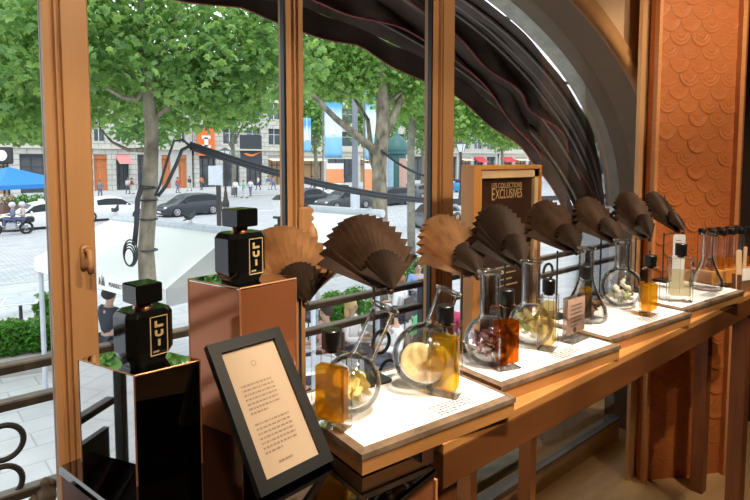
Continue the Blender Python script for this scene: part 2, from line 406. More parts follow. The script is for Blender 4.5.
mb = MB(); mb.box((3.5, -0.7, 1.4), (0.1, 4.36, 3.0)); struct(mb.build('wall_right', M['darkwall']), 'dark wall right of the carved panel')

NF, NG = 1.25, 1.275                             # front of the window posts, the glass line
def s_at(px, py, n): return onn(px, py, n).x
posts = []
def post(name, a, b, grooves, label):
    z = arch_z((a + b) / 2) + 0.02
    x = a; segs = []
    # profile in plan: boards separated by narrow rounded beads
    prof = [(a, NF + 0.04), (a, NF + 0.008)]
    for g in grooves:
        c = a + (b - a) * g; prof += [(c - 0.004, NF + 0.008 if g == grooves[0] else NF), (c - 0.0025, NF + 0.012), (c + 0.0025, NF + 0.012), (c + 0.004, NF)]
    prof += [(b - 0.003, NF), (b, NF + 0.003), (b, NF + 0.04)]
    m_ = MB(); m_.prism([(p, q, 0.1) for p, q in prof], [(p, q, z) for p, q in prof])
    o = m_.build(name, M['post']); struct(o, label); posts.append((a, b)); return o
p1 = post('trim_3', s_at(51.5, 250, NF), s_at(96, 250, NF), (0.2, 0.34), 'wide tan window post nearest the viewer, lever handle on it')
p2 = post('trim_4', s_at(287.8, 150, NF), s_at(304.5, 150, NF), (0.35, 0.6), 'slim tan window post with a round turn knob')
p3 = post('trim_5', s_at(433.5, 120, NF), s_at(454.5, 120, NF), (0.3, 0.42), 'tan window post behind the paper fans, left of the framed sign')
# gaskets: thin black lines beside the posts
for o, (a, b), side in ((p2, posts[1], 0), (p3, posts[2], 0)):
    m_ = MB(); m_.box((a - 0.0035, NF + 0.012, 1.1), (0.007, 0.016, 2.0)); g = m_.build('gasket', M['post_edge'], o); g['label'] = 'black rubber gasket strip'
# hardware
h = onn(88, 258, NF - 0.02)
m_ = MB(); m_.cbox((h.x, NF - 0.004, h.z), (0.02, 0.012, 0.05), 0.004); m_.tube([(h.x, NF - 0.01, h.z + 0.015), (h.x, NF - 0.035, h.z + 0.015), (h.x + 0.001, NF - 0.036, h.z - 0.01), (h.x + 0.001, NF - 0.034, h.z - 0.03)], 0.006)
m_.build('lever_handle', M['post'], p1, smooth=True)
h = onn(304, 226, NF)
m_ = MB(); m_.cbox((h.x, NF - 0.006, h.z), (0.04, 0.014, 0.105), 0.005)
for k in range(5): m_.ball((h.x + 0.02, NF - 0.004, h.z - 0.04 + k * 0.02), 0.008, 8)
m_.build('lock_plate', M['post'], p2)
h = onn(311.5, 237, NF - 0.05)
m_ = MB(); m_.tube([(h.x - 0.02, NF - 0.005, h.z), (h.x - 0.003, NF - 0.05, h.z)], 0.007)
m_.ball((h.x, NF - 0.055, h.z), 0.03, 16, (0.45, 0.5, 1.0)); m_.build('turn_knob', M['post'], p2, smooth=True)
# panes follow the arch
edges = [-1.1] + [q for p in posts for q in p] + [2.9]
for i in range(4):
    a, b = edges[2 * i], edges[2 * i + 1]
    P = [(a, 0.1)] + [(b, 0.1)] + [(b + (a - b) * k / 16, arch_z(b + (a - b) * k / 16)) for k in range(17)]
    m_ = MB(); m_.prism([(x, NG, z) for x, z in P], [(x, NG + 0.006, z) for x, z in P])
    struct(m_.build('window_%d' % (i + 1), M['pane']), 'window pane %s' % ('at the far left', 'between the wide post and the slim post', 'between the slim post and the fan-side post', 'right of the third post under the arch')[i])
m_ = MB(); m_.box((0.9, 1.30, 0.05), (3.7, 0.06, 0.1)); m_.cur = 1; m_.box((0.9, 1.285, 0.106), (3.7, 0.05, 0.012))
struct(m_.build('baseboard_window', [M['skirt'], M['steel']]), 'wooden skirting with a metal strip under the glass')
# pillar and carved panel at the right end
a = onn(634, 300, 1.06).x; b = onn(650, 300, 1.06).x
m_ = MB(); m_.box(((a + b) / 2, 1.068, 1.45), (b - a, 0.015, 2.9)); m_.box((b - 0.006, 1.055, 1.45), (0.012, 0.012, 2.9))
struct(m_.build('trim_6', wood('pillar_wood', (0.55, 0.3, 0.14), (0.62, 0.36, 0.17), 0.45, (10, 10, 1.2), 3)), 'pale wooden pillar between window and carved panel')
PL = Vector((2.435, 1.025, 0)); PR = Vector((2.787, 0.814, 0)); pd = (PR - PL).normalized(); pn = Vector((pd.y, -pd.x, 0)); PWid = (PR - PL).length
t = thing('carved_panel', 'tall orange wooden wall panel carved with overlapping fish scales', 'wall panel', PL, math.atan2(pd.y, pd.x))
m_ = MB(); m_.box((PWid / 2, 0.015, 1.45), (PWid, 0.03, 2.9)); m_.build('backing', M['panel'], t)
m_ = MB(); m_.box((0.007, -0.012, 1.45), (0.014, 0.03, 2.9)); m_.build('edge_strip', M['panel_hi'], t)
m_ = MB(); m_.box((PWid - 0.01, -0.012, 1.45), (0.02, 0.03, 2.9)); m_.build('edge_strip', M['panel_hi'], t)
m_ = MB(); rr = random.Random(3); W = 0.098; H = 0.056
for row in range(51):
    z = 2.88 - row * H
    for c in range(-1, 5):
        x = 0.02 + (c + (0.5 if row % 2 else 0)) * W + W / 2
        if x - W / 2 < 0.0 or x + W / 2 > PWid: 
            if not (0.0 < x < PWid): continue
        dep = rr.choice((0.0, 0.0, 0.003, 0.006)); kind = rr.random()
        rings = [(1.0, 0.002 + dep), (0.90, 0.006 + dep), (0.80, 0.003 + dep)] + ([(0.66, 0.003 + dep), (0.6, 0.007 + dep), (0.52, 0.003 + dep), (0.36, 0.003 + dep), (0.3, 0.007 + dep), (0.0, 0.006 + dep)] if kind < 0.4 else [(0.5, 0.004 - dep * 0.4), (0.0, 0.006)])
        G = []
        for q, d in rings:
            d *= 0.3; G.append([(min(max(x + q * W / 2 * math.cos(a_), 0.012), PWid - 0.018), -d - 0.0004 * (row % 2), z + q * W * 0.55 * math.sin(a_)) for a_ in [PI + PI * k / 10 for k in range(11)]])
        m_.grid(G)
m_.build('scale_relief', M['panel'], t)
q = PL + pd * (PWid * 0.97)
m_ = MB(); m_.box((2.797, 0.805, 1.45), (0.016, 0.02, 2.9), math.atan2(pd.y, pd.x)); struct(m_.build('trim_7', M['redwood_v']), 'red wooden board closing the right edge of the carved panel')
# ceiling spots over the display; others are fill added to brighten posts and walls
def spot(x, y, target, power, angle, label, col=(1.0, 0.80, 0.56), blend=0.5, rad=0.03):
    t = thing('ceiling_spotlight', label, 'lamp', (x, y, ZCEIL), 0, 'ceiling spotlights over the display')
    d = (Vector(target) - Vector((x, y, ZCEIL - 0.14))).normalized()
    R = d.to_track_quat('-Z', 'Y').to_matrix()
    m_ = MB(); m_.cyl((0, 0, -0.02), 0.04, 0.04); m_.cyl((0, 0, -0.06), 0.008, 0.08); m_.build('mount', M['blacksatin'], t)
    m_ = MB(); m_.lathe([(0.0, 0.07), (0.032, 0.07), (0.036, -0.05), (0.032, -0.05), (0.028, -0.03), (0.0, -0.03)], (0, 0, -0.14), 20, R); m_.build('housing', M['blacksatin'], t, True)
    m_ = MB(); m_.cyl(Vector((0, 0, -0.14)) + R @ Vector((0, 0, -0.034)), 0.026, 0.004, 16, R); m_.build('lens', mat('lamp_lens', (1.0, 0.85, 0.65), 0.3, emit=6.0), t)
    l = bpy.data.lights.new('spot', 'SPOT'); l.energy = power; l.color = col; l.spot_size = math.radians(angle); l.spot_blend = blend; l.shadow_soft_size = rad
    o = bpy.data.objects.new('spot_beam', l); COL.objects.link(o); o.location = (x, y, ZCEIL - 0.2); o.location = Vector((x, y, ZCEIL - 0.14)) + d * 0.06
    o.rotation_euler = d.to_track_quat('-Z', 'Y').to_euler()
SPW = 2.0
spot(0.75, 0.05, (0.72, 0.74, ZP), 75 * SPW, 26, 'black ceiling spotlight over the first lit display plate', (1.0, 0.91, 0.79))
spot(1.15, 0.05, (1.06, 0.72, ZP), 72 * SPW, 26, 'black ceiling spotlight over the second lit display plate', (1.0, 0.91, 0.79))
spot(1.55, 0.05, (1.48, 0.72, ZP), 67 * SPW, 26, 'black ceiling spotlight over the third lit display plate', (1.0, 0.91, 0.79))
spot(1.95, 0.05, (1.90, 0.72, ZP), 59 * SPW, 26, 'black ceiling spotlight over the fourth lit display plate', (1.0, 0.91, 0.79))
spot(2.5, 0.0, (2.38, 0.72, ZT), 26 * SPW, 30, 'black ceiling spotlight over the vial rack')
spot(0.15, -0.35, (0.36, 0.85, 1.25), 40 * SPW, 34, 'black ceiling spotlight aimed at the mirrored plinths')
spot(-0.2, -0.2, (0.22, 1.25, 1.45), 40 * SPW, 40, 'added black fill spotlight aimed at the wide window post')
spot(1.9, -0.5, (2.6, 0.93, 1.4), 60 * SPW, 46, 'added black fill spotlight washing the carved panel')
spot(1.0, -0.7, (1.0, 1.2, 1.5), 50 * SPW, 60, 'added black fill spotlight washing the middle window posts')
spot(0.62, 0.42, (0.82, 1.25, 1.25), 15 * SPW, 22, 'added black fill spotlight aimed at the slim window post')  # fill added to brighten the shaded part of this post
spot(1.05, 0.42, (1.38, 1.25, 1.2), 15 * SPW, 22, 'added black fill spotlight aimed at the third window post')  # fill added where the fans shade the lower post
spot(1.1, -0.3, (2.5, 1.15, 2.0), 34 * SPW, 30, 'added black fill spotlight washing the plaster beside the arch')  # fill added to lift the pillar's shadow off the plaster
spot(1.5, -0.9, (1.6, 0.6, 0.7), 22 * SPW, 60, 'added black fill spotlight washing the console front')

# ================================================================== the console table
TS0, TS1, TN0, TN1 = 0.66, 2.60, 0.587, 0.875
t = thing('console_table', 'long narrow orange-brown wooden console running along the window', 'table', ((TS0 + TS1) / 2, (TN0 + TN1) / 2, 0))
cx, cy = t.location.x, t.location.y; L = TS1 - TS0; D = TN1 - TN0
m_ = MB(); m_.box((0, 0, ZT - 0.009), (L, D, 0.018)); bevel(m_.build('top', M['tablewood'], t), 0.002)
m_ = MB(); m_.box((0, -D / 2 + 0.011, ZT - 0.047), (L, 0.022, 0.058)); bevel(m_.build('apron', M['redwood'], t), 0.001)
m_ = MB(); m_.box((0, D / 2 - 0.011, ZT - 0.047), (L, 0.022, 0.058)); m_.build('apron', M['redwood'], t)
for x, y in ((TS0 + 0.035, TN0 + 0.045), (0.92, TN1 - 0.04), (2.31, TN0 + 0.045), (2.555, TN1 - 0.04)):
    m_ = MB(); m_.box((x - cx, y - cy, (ZT - 0.076) / 2), (0.05, 0.05, ZT - 0.076)); bevel(m_.build('leg', M['redwood_v'], t), 0.002)

# display plates
PA = math.radians(5); PWd, PDp = 0.405, 0.243
plates = []
pl_names = ['white lit display plate on wood, nearest the viewer', 'white lit display plate on wood, under the dark amber bottle', 'white lit display plate on wood, under the blossom flask', 'white lit display plate on wood, farthest, beside the vial rack']
for i, (px, py) in enumerate(((516, 396), (621, 344), (692, 312), (745, 290))):
    c = onz(px, py, ZP); R = Matrix.Rotation(-PA, 3, 'Z')
    wd = 0.335 if i == 0 else PWd
    cen = c + R @ Vector((-wd / 2, PDp / 2, 0)); cen.z = ZT
    t = thing('display_plate', pl_names[i], 'display plate', cen, -PA, 'display plates on the console')
    H = ZP - ZT
    m_ = MB(); m_.box((0, 0, H * 0.34), (wd - 0.004, PDp - 0.004, H * 0.68)); m_.build('wooden_base', M['platewood'], t)
    m_ = MB()
    def rg(w, d, z): return [Vector((-w / 2, -d / 2, z)), Vector((w / 2, -d / 2, z)), Vector((w / 2, d / 2, z)), Vector((-w / 2, d / 2, z))]
    for lo, hi in ((rg(wd, PDp, H * 0.68), rg(wd, PDp, H * 0.93)), (rg(wd, PDp, H * 0.93), rg(wd - 0.03, PDp - 0.03, H))):
        for k in range(4): m_.add([lo[k], lo[(k + 1) % 4], hi[(k + 1) % 4], hi[k]], [(0, 1, 2, 3)])
    m_.build('bevelled_glass_edge', M['bevel'], t)
    m_ = MB(); m_.box((0, 0, H - 0.002), (wd - 0.028, PDp - 0.028, 0.004)); pp = m_.build('paper_sheet', M['paper'], t)
    m_ = MB(); wx = wd * 0.02
    words(m_, wx, -PDp * 0.29, 0.085, 5, 0.0075, frame_mtx(Vector((0, 0, H + 0.0006)), (1, 0, 0), (0, 1, 0), (0, 0, 1)), 11 + i)
    m_.build('printed_text', M['ink'], pp)
    plates.append(t)

# ================================================================== black-topped cabinet and mirrored plinths
BL = onz(57.5, 466, ZC); BL = Vector((BL.x, BL.y)); FR = onz(437, 468, ZC); FR = Vector((FR.x, FR.y)); e2 = Vector((0.9835, 0.181)); e1 = Vector((0.181, -0.9835)); CW, CD = (FR - BL).dot(e2), (FR - BL).dot(e1)
cc = BL + e2 * CW / 2 + e1 * CD / 2; crz = math.atan2(e2.y, e2.x)
t = thing('low_cabinet', 'red wooden cabinet with a black mirror-glass top in the near left corner', 'cabinet', (cc.x, cc.y, 0), crz)
m_ = MB(); m_.box((0, 0, (ZC - 0.014) / 2), (CW - 0.006, CD - 0.006, ZC - 0.014)); bevel(m_.build('body', M['redwood_v'], t), 0.002)
m_ = MB(); m_.box((0, 0, ZC - 0.007), (CW, CD, 0.014)); bevel(m_.build('glass_top', mat('black_mirror', (0.14, 0.13, 0.125), 0.03, 1.0, var=0.02), t), 0.003, 1)
m_ = MB(); m_.box((CW / 2 - 0.002, -CD / 2 + 0.002, (ZC - 0.014) / 2), (0.006, 0.006, ZC - 0.02)); m_.build('lit_corner_edge', M['panel_hi'], t)  # lighter strip standing in for light on the cabinet corner

def plinth(name, label, Fp, Lp, Rp, ztop, mside, mtop):
    f = onz(*Fp, ztop); l = onz(*Lp, ztop); r = onz(*Rp, ztop)
    e_a = (l - f); e_b = (r - f)
    b = l + r - f; c = (l + r) / 2
    t = thing(name, label, 'plinth', (c.x, c.y, ZC))
    H = ztop - ZC; T = [Vector((p.x - c.x, p.y - c.y, 0)) for p in (f, r, b, l)]
    g = 0.0015
    names = ('side_panel', 'side_panel', 'side_panel', 'side_panel')
    for k in range(4):
        p, q = T[k], T[(k + 1) % 4]; d = (q - p).normalized(); nn = Vector((d.y, -d.x, 0))
        m_ = MB(); base = [p + d * g, q - d * g, q - d * (g + 0.003) - nn * 0.004, p + d * (g + 0.003) - nn * 0.004]
        m_.prism([v + Vector((0, 0, 0.0005)) for v in base], [v + Vector((0, 0, H - 0.004)) for v in base]); m_.build('side_panel', mside, t)
    m_ = MB()
    for k in range(4): m_.tube([T[k] * 0.997, T[k] * 0.997 + Vector((0, 0, H - 0.002))], 0.0013, 6)
    for k in range(4): m_.tube([T[k] + Vector((0, 0, H - 0.0012)), T[(k + 1) % 4] + Vector((0, 0, H - 0.0012))], 0.0013, 6)
    m_.build('edge_beading', M['coppertone'], t)
    m_ = MB(); m_.prism([v * 0.995 + Vector((0, 0, H - 0.004)) for v in T], [v * 0.995 + Vector((0, 0, H)) for v in T]); m_.build('top_plate', mtop, t)
    return t, c
ZB1 = 1.4 - 0.297; ZB2 = 1.4 - 0.205
pl1, c1 = plinth('mirrored_plinth', 'low dark mirrored cube plinth carrying the left black perfume bottle', (134, 375), (78, 358.5), (200, 359.5), ZB1, M['smokemirror'], M['mirror'])
pl2, c2 = plinth('mirrored_plinth', 'tall mirrored plinth with painted orange reflection carrying the higher black perfume bottle', (240, 288), (188, 278.5), (296, 277.5), ZB2, M['copper'], M['mirror'])

# ---- the two black perfume bottles with gold lettering
def black_bottle(base, h, rz, label, seedtxt=0):
    t = thing('perfume_bottle', label, 'perfume bottle', base, rz, 'black perfume bottles on mirrored plinths')
    w = h * 0.62; d = h * 0.50; bh = h * 0.68; ch = w * 0.16
    m_ = MB()
    def oc(w, d, c, z): a, b = w / 2, d / 2; return [Vector(p + (z,)) for p in ((-a + c, -b), (a - c, -b), (a, -b + c), (a, b - c), (a - c, b), (-a + c, b), (-a, b - c), (-a, -b + c))]
    R_ = [oc(w * 0.74, d * 0.74, ch * 0.7, 0), oc(w * 0.76, d * 0.76, ch * 0.8, h * 0.012), oc(w * 0.80, d * 0.80, ch * 0.8, bh * 0.06), oc(w, d, ch, bh * 0.24), oc(w, d, ch, bh * 0.90), oc(w * 0.90, d * 0.90, ch, bh * 0.985), oc(w * 0.84, d * 0.84, ch, bh)]
    vs = [v for r_ in R_ for v in r_]; fs = [tuple(range(7, -1, -1)), tuple(range(48, 56))]
    for k in range(6):
        for i in range(8): fs.append((k * 8 + i, k * 8 + (i + 1) % 8, k * 8 + 8 + (i + 1) % 8, k * 8 + 8 + i))
    m_.add(vs, fs); bevel(m_.build('body', M['blackgloss'], t), 0.0012)
    m_ = MB(); m_.lathe([(w * 0.19, bh), (w * 0.19, bh + h * 0.02), (w * 0.16, bh + h * 0.025), (w * 0.17, bh + h * 0.075), (0, bh + h * 0.075)], (0, 0, 0), 24); m_.build('collar', M['coppertone'], t, True)['label'] = 'copper collar'
    m_ = MB(); m_.cbox((0, 0, bh + h * 0.075 + h * 0.122), (w * 0.56, d * 0.70, h * 0.244), 0.0015); m_.build('cap', M['blackgloss'], t)
    # label on the front face (-y), offset to the right like the photograph
    lx, lw, lz0, lz1 = w * 0.10, w * 0.36, bh * 0.18, bh * 0.88; y = -d / 2 - 0.0006
    m_ = MB(); b_ = 0.0013
    for c_, s_ in (((lx - lw / 2, y, (lz0 + lz1) / 2), (b_, 0.001, lz1 - lz0)), ((lx + lw / 2, y, (lz0 + lz1) / 2), (b_, 0.001, lz1 - lz0)), ((lx, y, lz0), (lw + b_, 0.001, b_)), ((lx, y, lz1), (lw + b_, 0.001, b_))): m_.box(c_, s_)
    lh = (lz1 - lz0); th = lw * 0.14; gw = lw * 0.50; gh = lh * 0.17; gap = lh * 0.075
    zt = lz1 - lh * 0.11
    m_.box((lx - gw / 2 + th / 2, y, zt - gh / 2), (th, 0.001, gh)); m_.box((lx + th * 0.25, y, zt - gh + th / 2), (gw - th * 0.5, 0.001, th))       # L
    zu = zt - gh - gap
    for sx in (-1, 1): m_.box((lx + sx * (gw / 2 - th / 2), y, zu - gh * 0.3), (th, 0.001, gh * 0.6))
    m_.grid([[(lx + q * math.cos(a_), y - 0.0005, zu - gh * 0.6 + qq * math.sin(a_)) for a_ in [PI + PI * k / 12 for k in range(13)]] for q, qq in ((gw / 2, gh * 0.42), (gw / 2 - th, gh * 0.42 - th))])   # U
    zi = zu - gh - gap
    m_.box((lx, y, zi - gh * 0.62), (th, 0.001, gh * 0.76)); m_.box((lx, y, zi - th * 0.4), (th, 0.001, th * 0.9))                             # i
    m_.build('gold_label', M['goldink'], t)['label'] = 'gold framed lettering'
    mt_ = frame_mtx(Vector((lx, y, lz0 + lh * 0.07)), (1, 0, 0), (0, 0, 1), (0, -1, 0))
    m2 = MB(); words(m2, -lw * 0.36, 0, lw * 0.72, 1, lh * 0.05, mt_, 4, 0.9); m2.build('small_print', M['goldink'], t)
    return t
fb = onz(140, 366, ZB1); black_bottle((c1.x + 0.004, c1.y - 0.012, ZB1), 0.118, math.radians(10), 'black glass perfume bottle with gold label on the lower plinth')
black_bottle((c2.x - 0.012, c2.y - 0.018, ZB2), 0.124, math.radians(10), 'black glass perfume bottle with gold label on the taller mirrored plinth')

# ---- leaning black frame with a printed card
bl = onz(257, 500, ZC); br = onz(329.5, 462, ZC); ex = (br - bl).normalized(); W = (br - bl).length
ey = (Vector((0, 0.131, 0.178)) - ex * Vector((0, 0.131, 0.178)).dot(ex)).normalized(); ez = ex.cross(ey); H = 0.221
t = thing('photo_frame', 'black framed printed card leaning back in front of the taller mirrored plinth', 'picture frame', bl)
fm = frame_mtx(Vector((0, 0, 0.0)), ex, ey, ez)
m_ = MB(); fw = 0.017
def fbox(m_, x0, x1, y0, y1, z0, z1): m_.hexa([fm @ Vector(p) for p in ((x0, y0, z0), (x1, y0, z0), (x1, y1, z0), (x0, y1, z0), (x0, y0, z1), (x1, y0, z1), (x1, y1, z1), (x0, y1, z1))])
dz = 0.012
for a in ((0, fw, 0, H), (W - fw, W, 0, H), (fw, W - fw, 0, fw), (fw, W - fw, H - fw, H)): fbox(m_, *a, -0.0, dz)
fbox(m_, 0.002, W - 0.002, 0.002, H - 0.002, -0.003, 0.003); m_.build('frame', M['blacksatin'], t)
m_ = MB(); fbox(m_, fw - 0.001, W - fw + 0.001, fw - 0.001, H - fw + 0.001, 0.003, 0.006); card = m_.build('card', M['cream'], t)
m_ = MB(); tm = frame_mtx(fm @ Vector((0, 0, 0.0066)), ex, ey, ez)
words(m_, W * 0.24, H * 0.66, W * 0.42, 7, H * 0.031, tm, 21, 0.42); words(m_, W * 0.24, H * 0.40, W * 0.46, 7, H * 0.031, tm, 22, 0.42); words(m_, W * 0.36, H * 0.135, W * 0.28, 1, H * 0.03, tm, 23, 0.5)
m_.build('printed_text', M['inkl'], card)
m_ = MB(); m_.lathe([(0.0035, 0), (0.0045, 0)], fm @ Vector((W * 0.5, H * 0.80, 0.0066)), 14, Matrix((ex, ey, ez)).transposed()); m_.build('round_mark', M['inkl'], card)
m_ = MB(); a_ = fm @ Vector((W * 0.5, H * 0.62, -0.003)); b_ = Vector((a_.x, a_.y + 0.035, 0)); 
m_.tube([a_, Vector((a_.x + 0.0, a_.y + 0.02, 0.002))], 0.004, 6); m_.build('easel_strut', M['blacksatin'], t)

# ================================================================== fans on rods
def fan(i, piv, rodp, R, tilt, yaw, label, dark=0, tagged=False, half=66, lean=32):
    base = Vector((rodp.x, rodp.y, ZP + 0.0003 if rodp.y < 0.846 else ZT))
    t = thing('paper_fan', label, 'paper fan', base, 0, 'pleated paper fans on black rods')
    pv = piv - base
    m_ = MB(); m_.cbox((0, 0, 0.004), (0.05, 0.05, 0.008), 0.002, -PA); m_.build('stand_base', M['blacksatin'], t)
    m_ = MB(); m_.tube([(0, 0, 0.004), (0, 0, pv.z + 0.02)], 0.0026, 8); m_.tube([(0, 0, pv.z + 0.012), (pv.x, pv.y, pv.z + 0.012)], 0.002, 6); m_.build('stand_rod', M['rod'], t)
    LEAN = math.radians(lean)
    h = Vector((math.cos(yaw), math.sin(yaw), 0)); fr = Vector((math.sin(yaw), -math.cos(yaw), 0))
    nrm = fr * math.cos(LEAN) + Vector((0, 0, math.sin(LEAN))); up = Vector((0, 0, math.cos(LEAN))) - fr * math.sin(LEAN)
    ax = up * math.cos(tilt) - h * math.sin(tilt); la = up * math.sin(tilt) + h * math.cos(tilt)
    def layer(Rr, off, n, hf, amp, m_):
        vs = []; K = 5; fs = []
        for k in range(2 * n + 1):
            a = -hf + 2 * hf * k / (2 * n)
            for j in range(K + 1):
                r = Rr * (0.06 + 0.94 * j / K)
                if j == K: r *= 1.0 - (0.020 if k % 2 else 0.0)
                z = (amp if k % 2 else -amp) * r / Rr
                bend = -0.10 * r * (1 - math.cos(a)) ** 1.1
                vs.append(pv + ax * (r * math.cos(a)) + la * (r * math.sin(a)) + nrm * (off + z + bend))
        for k in range(2 * n):
            for j in range(K): q = k * (K + 1) + j; fs.append((q, q + K + 1, q + K + 2, q + 1))
        m_.add(vs, fs)
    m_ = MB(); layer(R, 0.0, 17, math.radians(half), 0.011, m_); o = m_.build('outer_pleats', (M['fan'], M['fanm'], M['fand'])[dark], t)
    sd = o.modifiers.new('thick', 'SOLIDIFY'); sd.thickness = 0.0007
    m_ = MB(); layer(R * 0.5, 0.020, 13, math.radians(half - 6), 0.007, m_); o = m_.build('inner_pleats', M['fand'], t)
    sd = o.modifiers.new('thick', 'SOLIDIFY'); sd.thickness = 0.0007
    m_ = MB(); m_.ball(pv + nrm * 0.012, 0.007, 10); m_.build('rivet', M['fand'], t)
    if tagged:
        m_ = MB(); a = pv + Vector((0.004, -0.012, -0.005)); m_.tube([a, a + Vector((0.002, 0, -0.03))], 0.0006, 5)
        P = [(-0.006, -0.03), (-0.006, -0.056), (0.006, -0.056), (0.006, -0.03), (0.003, -0.026), (-0.003, -0.026)]
        m_.prism([a + Vector((x, -0.0008, z)) for x, z in P], [a + Vector((x, 0.0008, z)) for x, z in P]); m_.build('hang_tag', M['fand'], t)['label'] = 'small dark hanging tag'
    return t
ZPV = 1.4 - 0.257
FANS = [ # pivot px, n, rod px, rod n, radius, tilt, yaw, label, dark, tag, lean
    ((301, 306), 0.87, (300, 0.868), 0.160, -8, 14, 'pleated paper fan behind the taller mirrored plinth, lit golden brown', 0, False, 24),
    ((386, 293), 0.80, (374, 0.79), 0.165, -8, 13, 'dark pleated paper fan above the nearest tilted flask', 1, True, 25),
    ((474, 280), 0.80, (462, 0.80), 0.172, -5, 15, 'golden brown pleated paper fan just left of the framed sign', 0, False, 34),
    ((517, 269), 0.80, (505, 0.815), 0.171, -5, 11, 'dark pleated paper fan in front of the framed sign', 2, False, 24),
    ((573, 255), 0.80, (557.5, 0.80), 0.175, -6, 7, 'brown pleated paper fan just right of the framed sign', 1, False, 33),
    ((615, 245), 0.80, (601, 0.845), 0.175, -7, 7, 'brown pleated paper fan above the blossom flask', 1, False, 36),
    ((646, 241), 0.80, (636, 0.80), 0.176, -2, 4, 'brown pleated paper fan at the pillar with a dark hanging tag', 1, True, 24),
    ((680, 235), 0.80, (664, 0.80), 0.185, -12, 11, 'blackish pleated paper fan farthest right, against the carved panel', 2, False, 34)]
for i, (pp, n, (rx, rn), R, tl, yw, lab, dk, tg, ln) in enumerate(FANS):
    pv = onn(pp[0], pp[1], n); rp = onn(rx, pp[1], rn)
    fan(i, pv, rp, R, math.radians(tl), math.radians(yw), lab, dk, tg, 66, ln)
# ================================================================== flasks
def flask(base, Rb, Hh, tilt, az, label, neck=0.0195, cone=False):
    t = thing('glass_flask', label, 'flask', base, 0, 'clear glass flasks on the display plates')
    d = Vector((math.cos(az), math.sin(az), 0))
    q = Matrix.Rotation(tilt, 3, Vector((0, 0, 1)).cross(d)) if tilt else Matrix.Identity(3)
    th = 0.0016
    def prof(R, nk, b):
        p = []
        if cone:
            p = [(0.0, b), (R * 0.86, b), (R * 0.98, b + 0.006), (R, b + 0.016), (R * 0.93, b + 0.035)]
            for k in range(1, 9):
                u = k / 8; r = nk + (R * 0.93 - nk) * (1 - u) ** 1.5; p.append((r, b + 0.035 + (Hh * 0.62 - 0.035) * u))
        else:
            fl = R * 0.42 if not tilt else R * 0.30
            a0 = math.asin(min(0.99, fl / R)); a1 = PI - math.asin(min(0.99, nk * 1.25 / R)); c = R * math.cos(a0)
            p = [(0.0, b)]
            for k in range(15):
                a = a0 + (a1 - a0) * k / 14; p.append((R * math.sin(a), b + c - R * math.cos(a)))
            zt = p[-1][1]; p += [(nk * 1.08, zt + 0.006), (nk, zt + 0.014)]
        return p
    o_ = prof(Rb, neck, 0.0); i_ = prof(Rb - th, neck - th, 0.002)
    out = o_ + [(neck, Hh - 0.012), (neck * 1.06, Hh - 0.006), (neck * 1.26, Hh - 0.001), (neck * 1.27, Hh)]
    inn = i_ + [(neck - th, Hh - 0.012), (neck * 1.06 - th, Hh - 0.006), (neck * 1.20 - th, Hh)]
    m_ = MB(); off = Vector((0, 0, 0))
    c0 = Vector((0, 0, Rb * 0.9))
    R3 = q
    pts = out + inn[::-1]
    def tr(v): return c0 + R3 @ (v - c0) if tilt else v
    b_ = MB(); b_.lathe(pts, (0, 0, 0), 32)
    vs = [tr(Vector(v)) for v in b_.v]; mz = min(v.z for v in vs)
    m_.add([(v.x, v.y, v.z - mz) for v in vs], b_.f)
    m_.build('glass', M['flask'], t, True)
    m_ = MB(); m_.tube([tr(Vector((neck * 1.2 * math.cos(a), neck * 1.2 * math.sin(a), Hh - 0.0008))) - Vector((0, 0, mz)) for a in [2 * PI * k / 32 for k in range(32)]], 0.0019, 8, True); m_.build('lip', M['lipglass'], t, True)
    return t, (c0.z - mz)
def petals(base, n, R, size, mt, label, name='dried_petals', seed=1, h=1.0, flat=0.5):
    r = random.Random(seed); m_ = MB()
    for k in range(n):
        while True:
            p = Vector((r.uniform(-1, 1), r.uniform(-1, 1), r.uniform(-1, 1)))
            if p.length < 1 and p.z < -1 + 2 * h: break
        p *= (R - size * 0.55); u = Vector((r.gauss(0, 1), r.gauss(0, 1), r.gauss(0, 1))).normalized(); w = u.orthogonal().normalized(); x = u.cross(w)
        G = []
        for i in range(4):
            row = []
            for j in range(5):
                a, b = i / 3, j / 4 - 0.5; wd = math.sin(PI * (0.12 + 0.76 * a)) * size * 0.8
                row.append(p + w * ((a - 0.5) * size) + x * (b * wd) + u * (flat * size * ((a - 0.5) ** 2 + b * b)))
            G.append(row)
        m_.grid(G)
    o = m_.build(name, mt, None, True, base); tag(o, label, 'dried flowers', kind='stuff'); return o
def cl_disc(mb, c, R, u, th): 
    q = u.to_track_quat('Z', 'Y').to_matrix(); mb.lathe([(0, -th / 2), (R, -th / 2), (R * 1.02, 0), (R, th / 2), (0, th / 2)], c, 24, q)
AZR = math.atan2(RT.y, RT.x)
def P(px, py, Z=ZP): return onz(px, py, Z)
b = P(351, 411.5); fl1, hc = flask(b, 0.049, 0.186, math.radians(24), AZR + 0.15, 'tilted glass flask with cream petals beside the nearest golden bottle')
petals((b.x, b.y, b.z + 0.049), 26, 0.043, 0.036, M['petal_y'], 'cream and yellow dried petals inside the nearest tilted flask', seed=2, h=0.62)
b = P(424, 387); flask(b, 0.060, 0.186, math.radians(20), AZR + 0.1, 'tilted round glass flask holding two large peach slices behind the golden bottle')
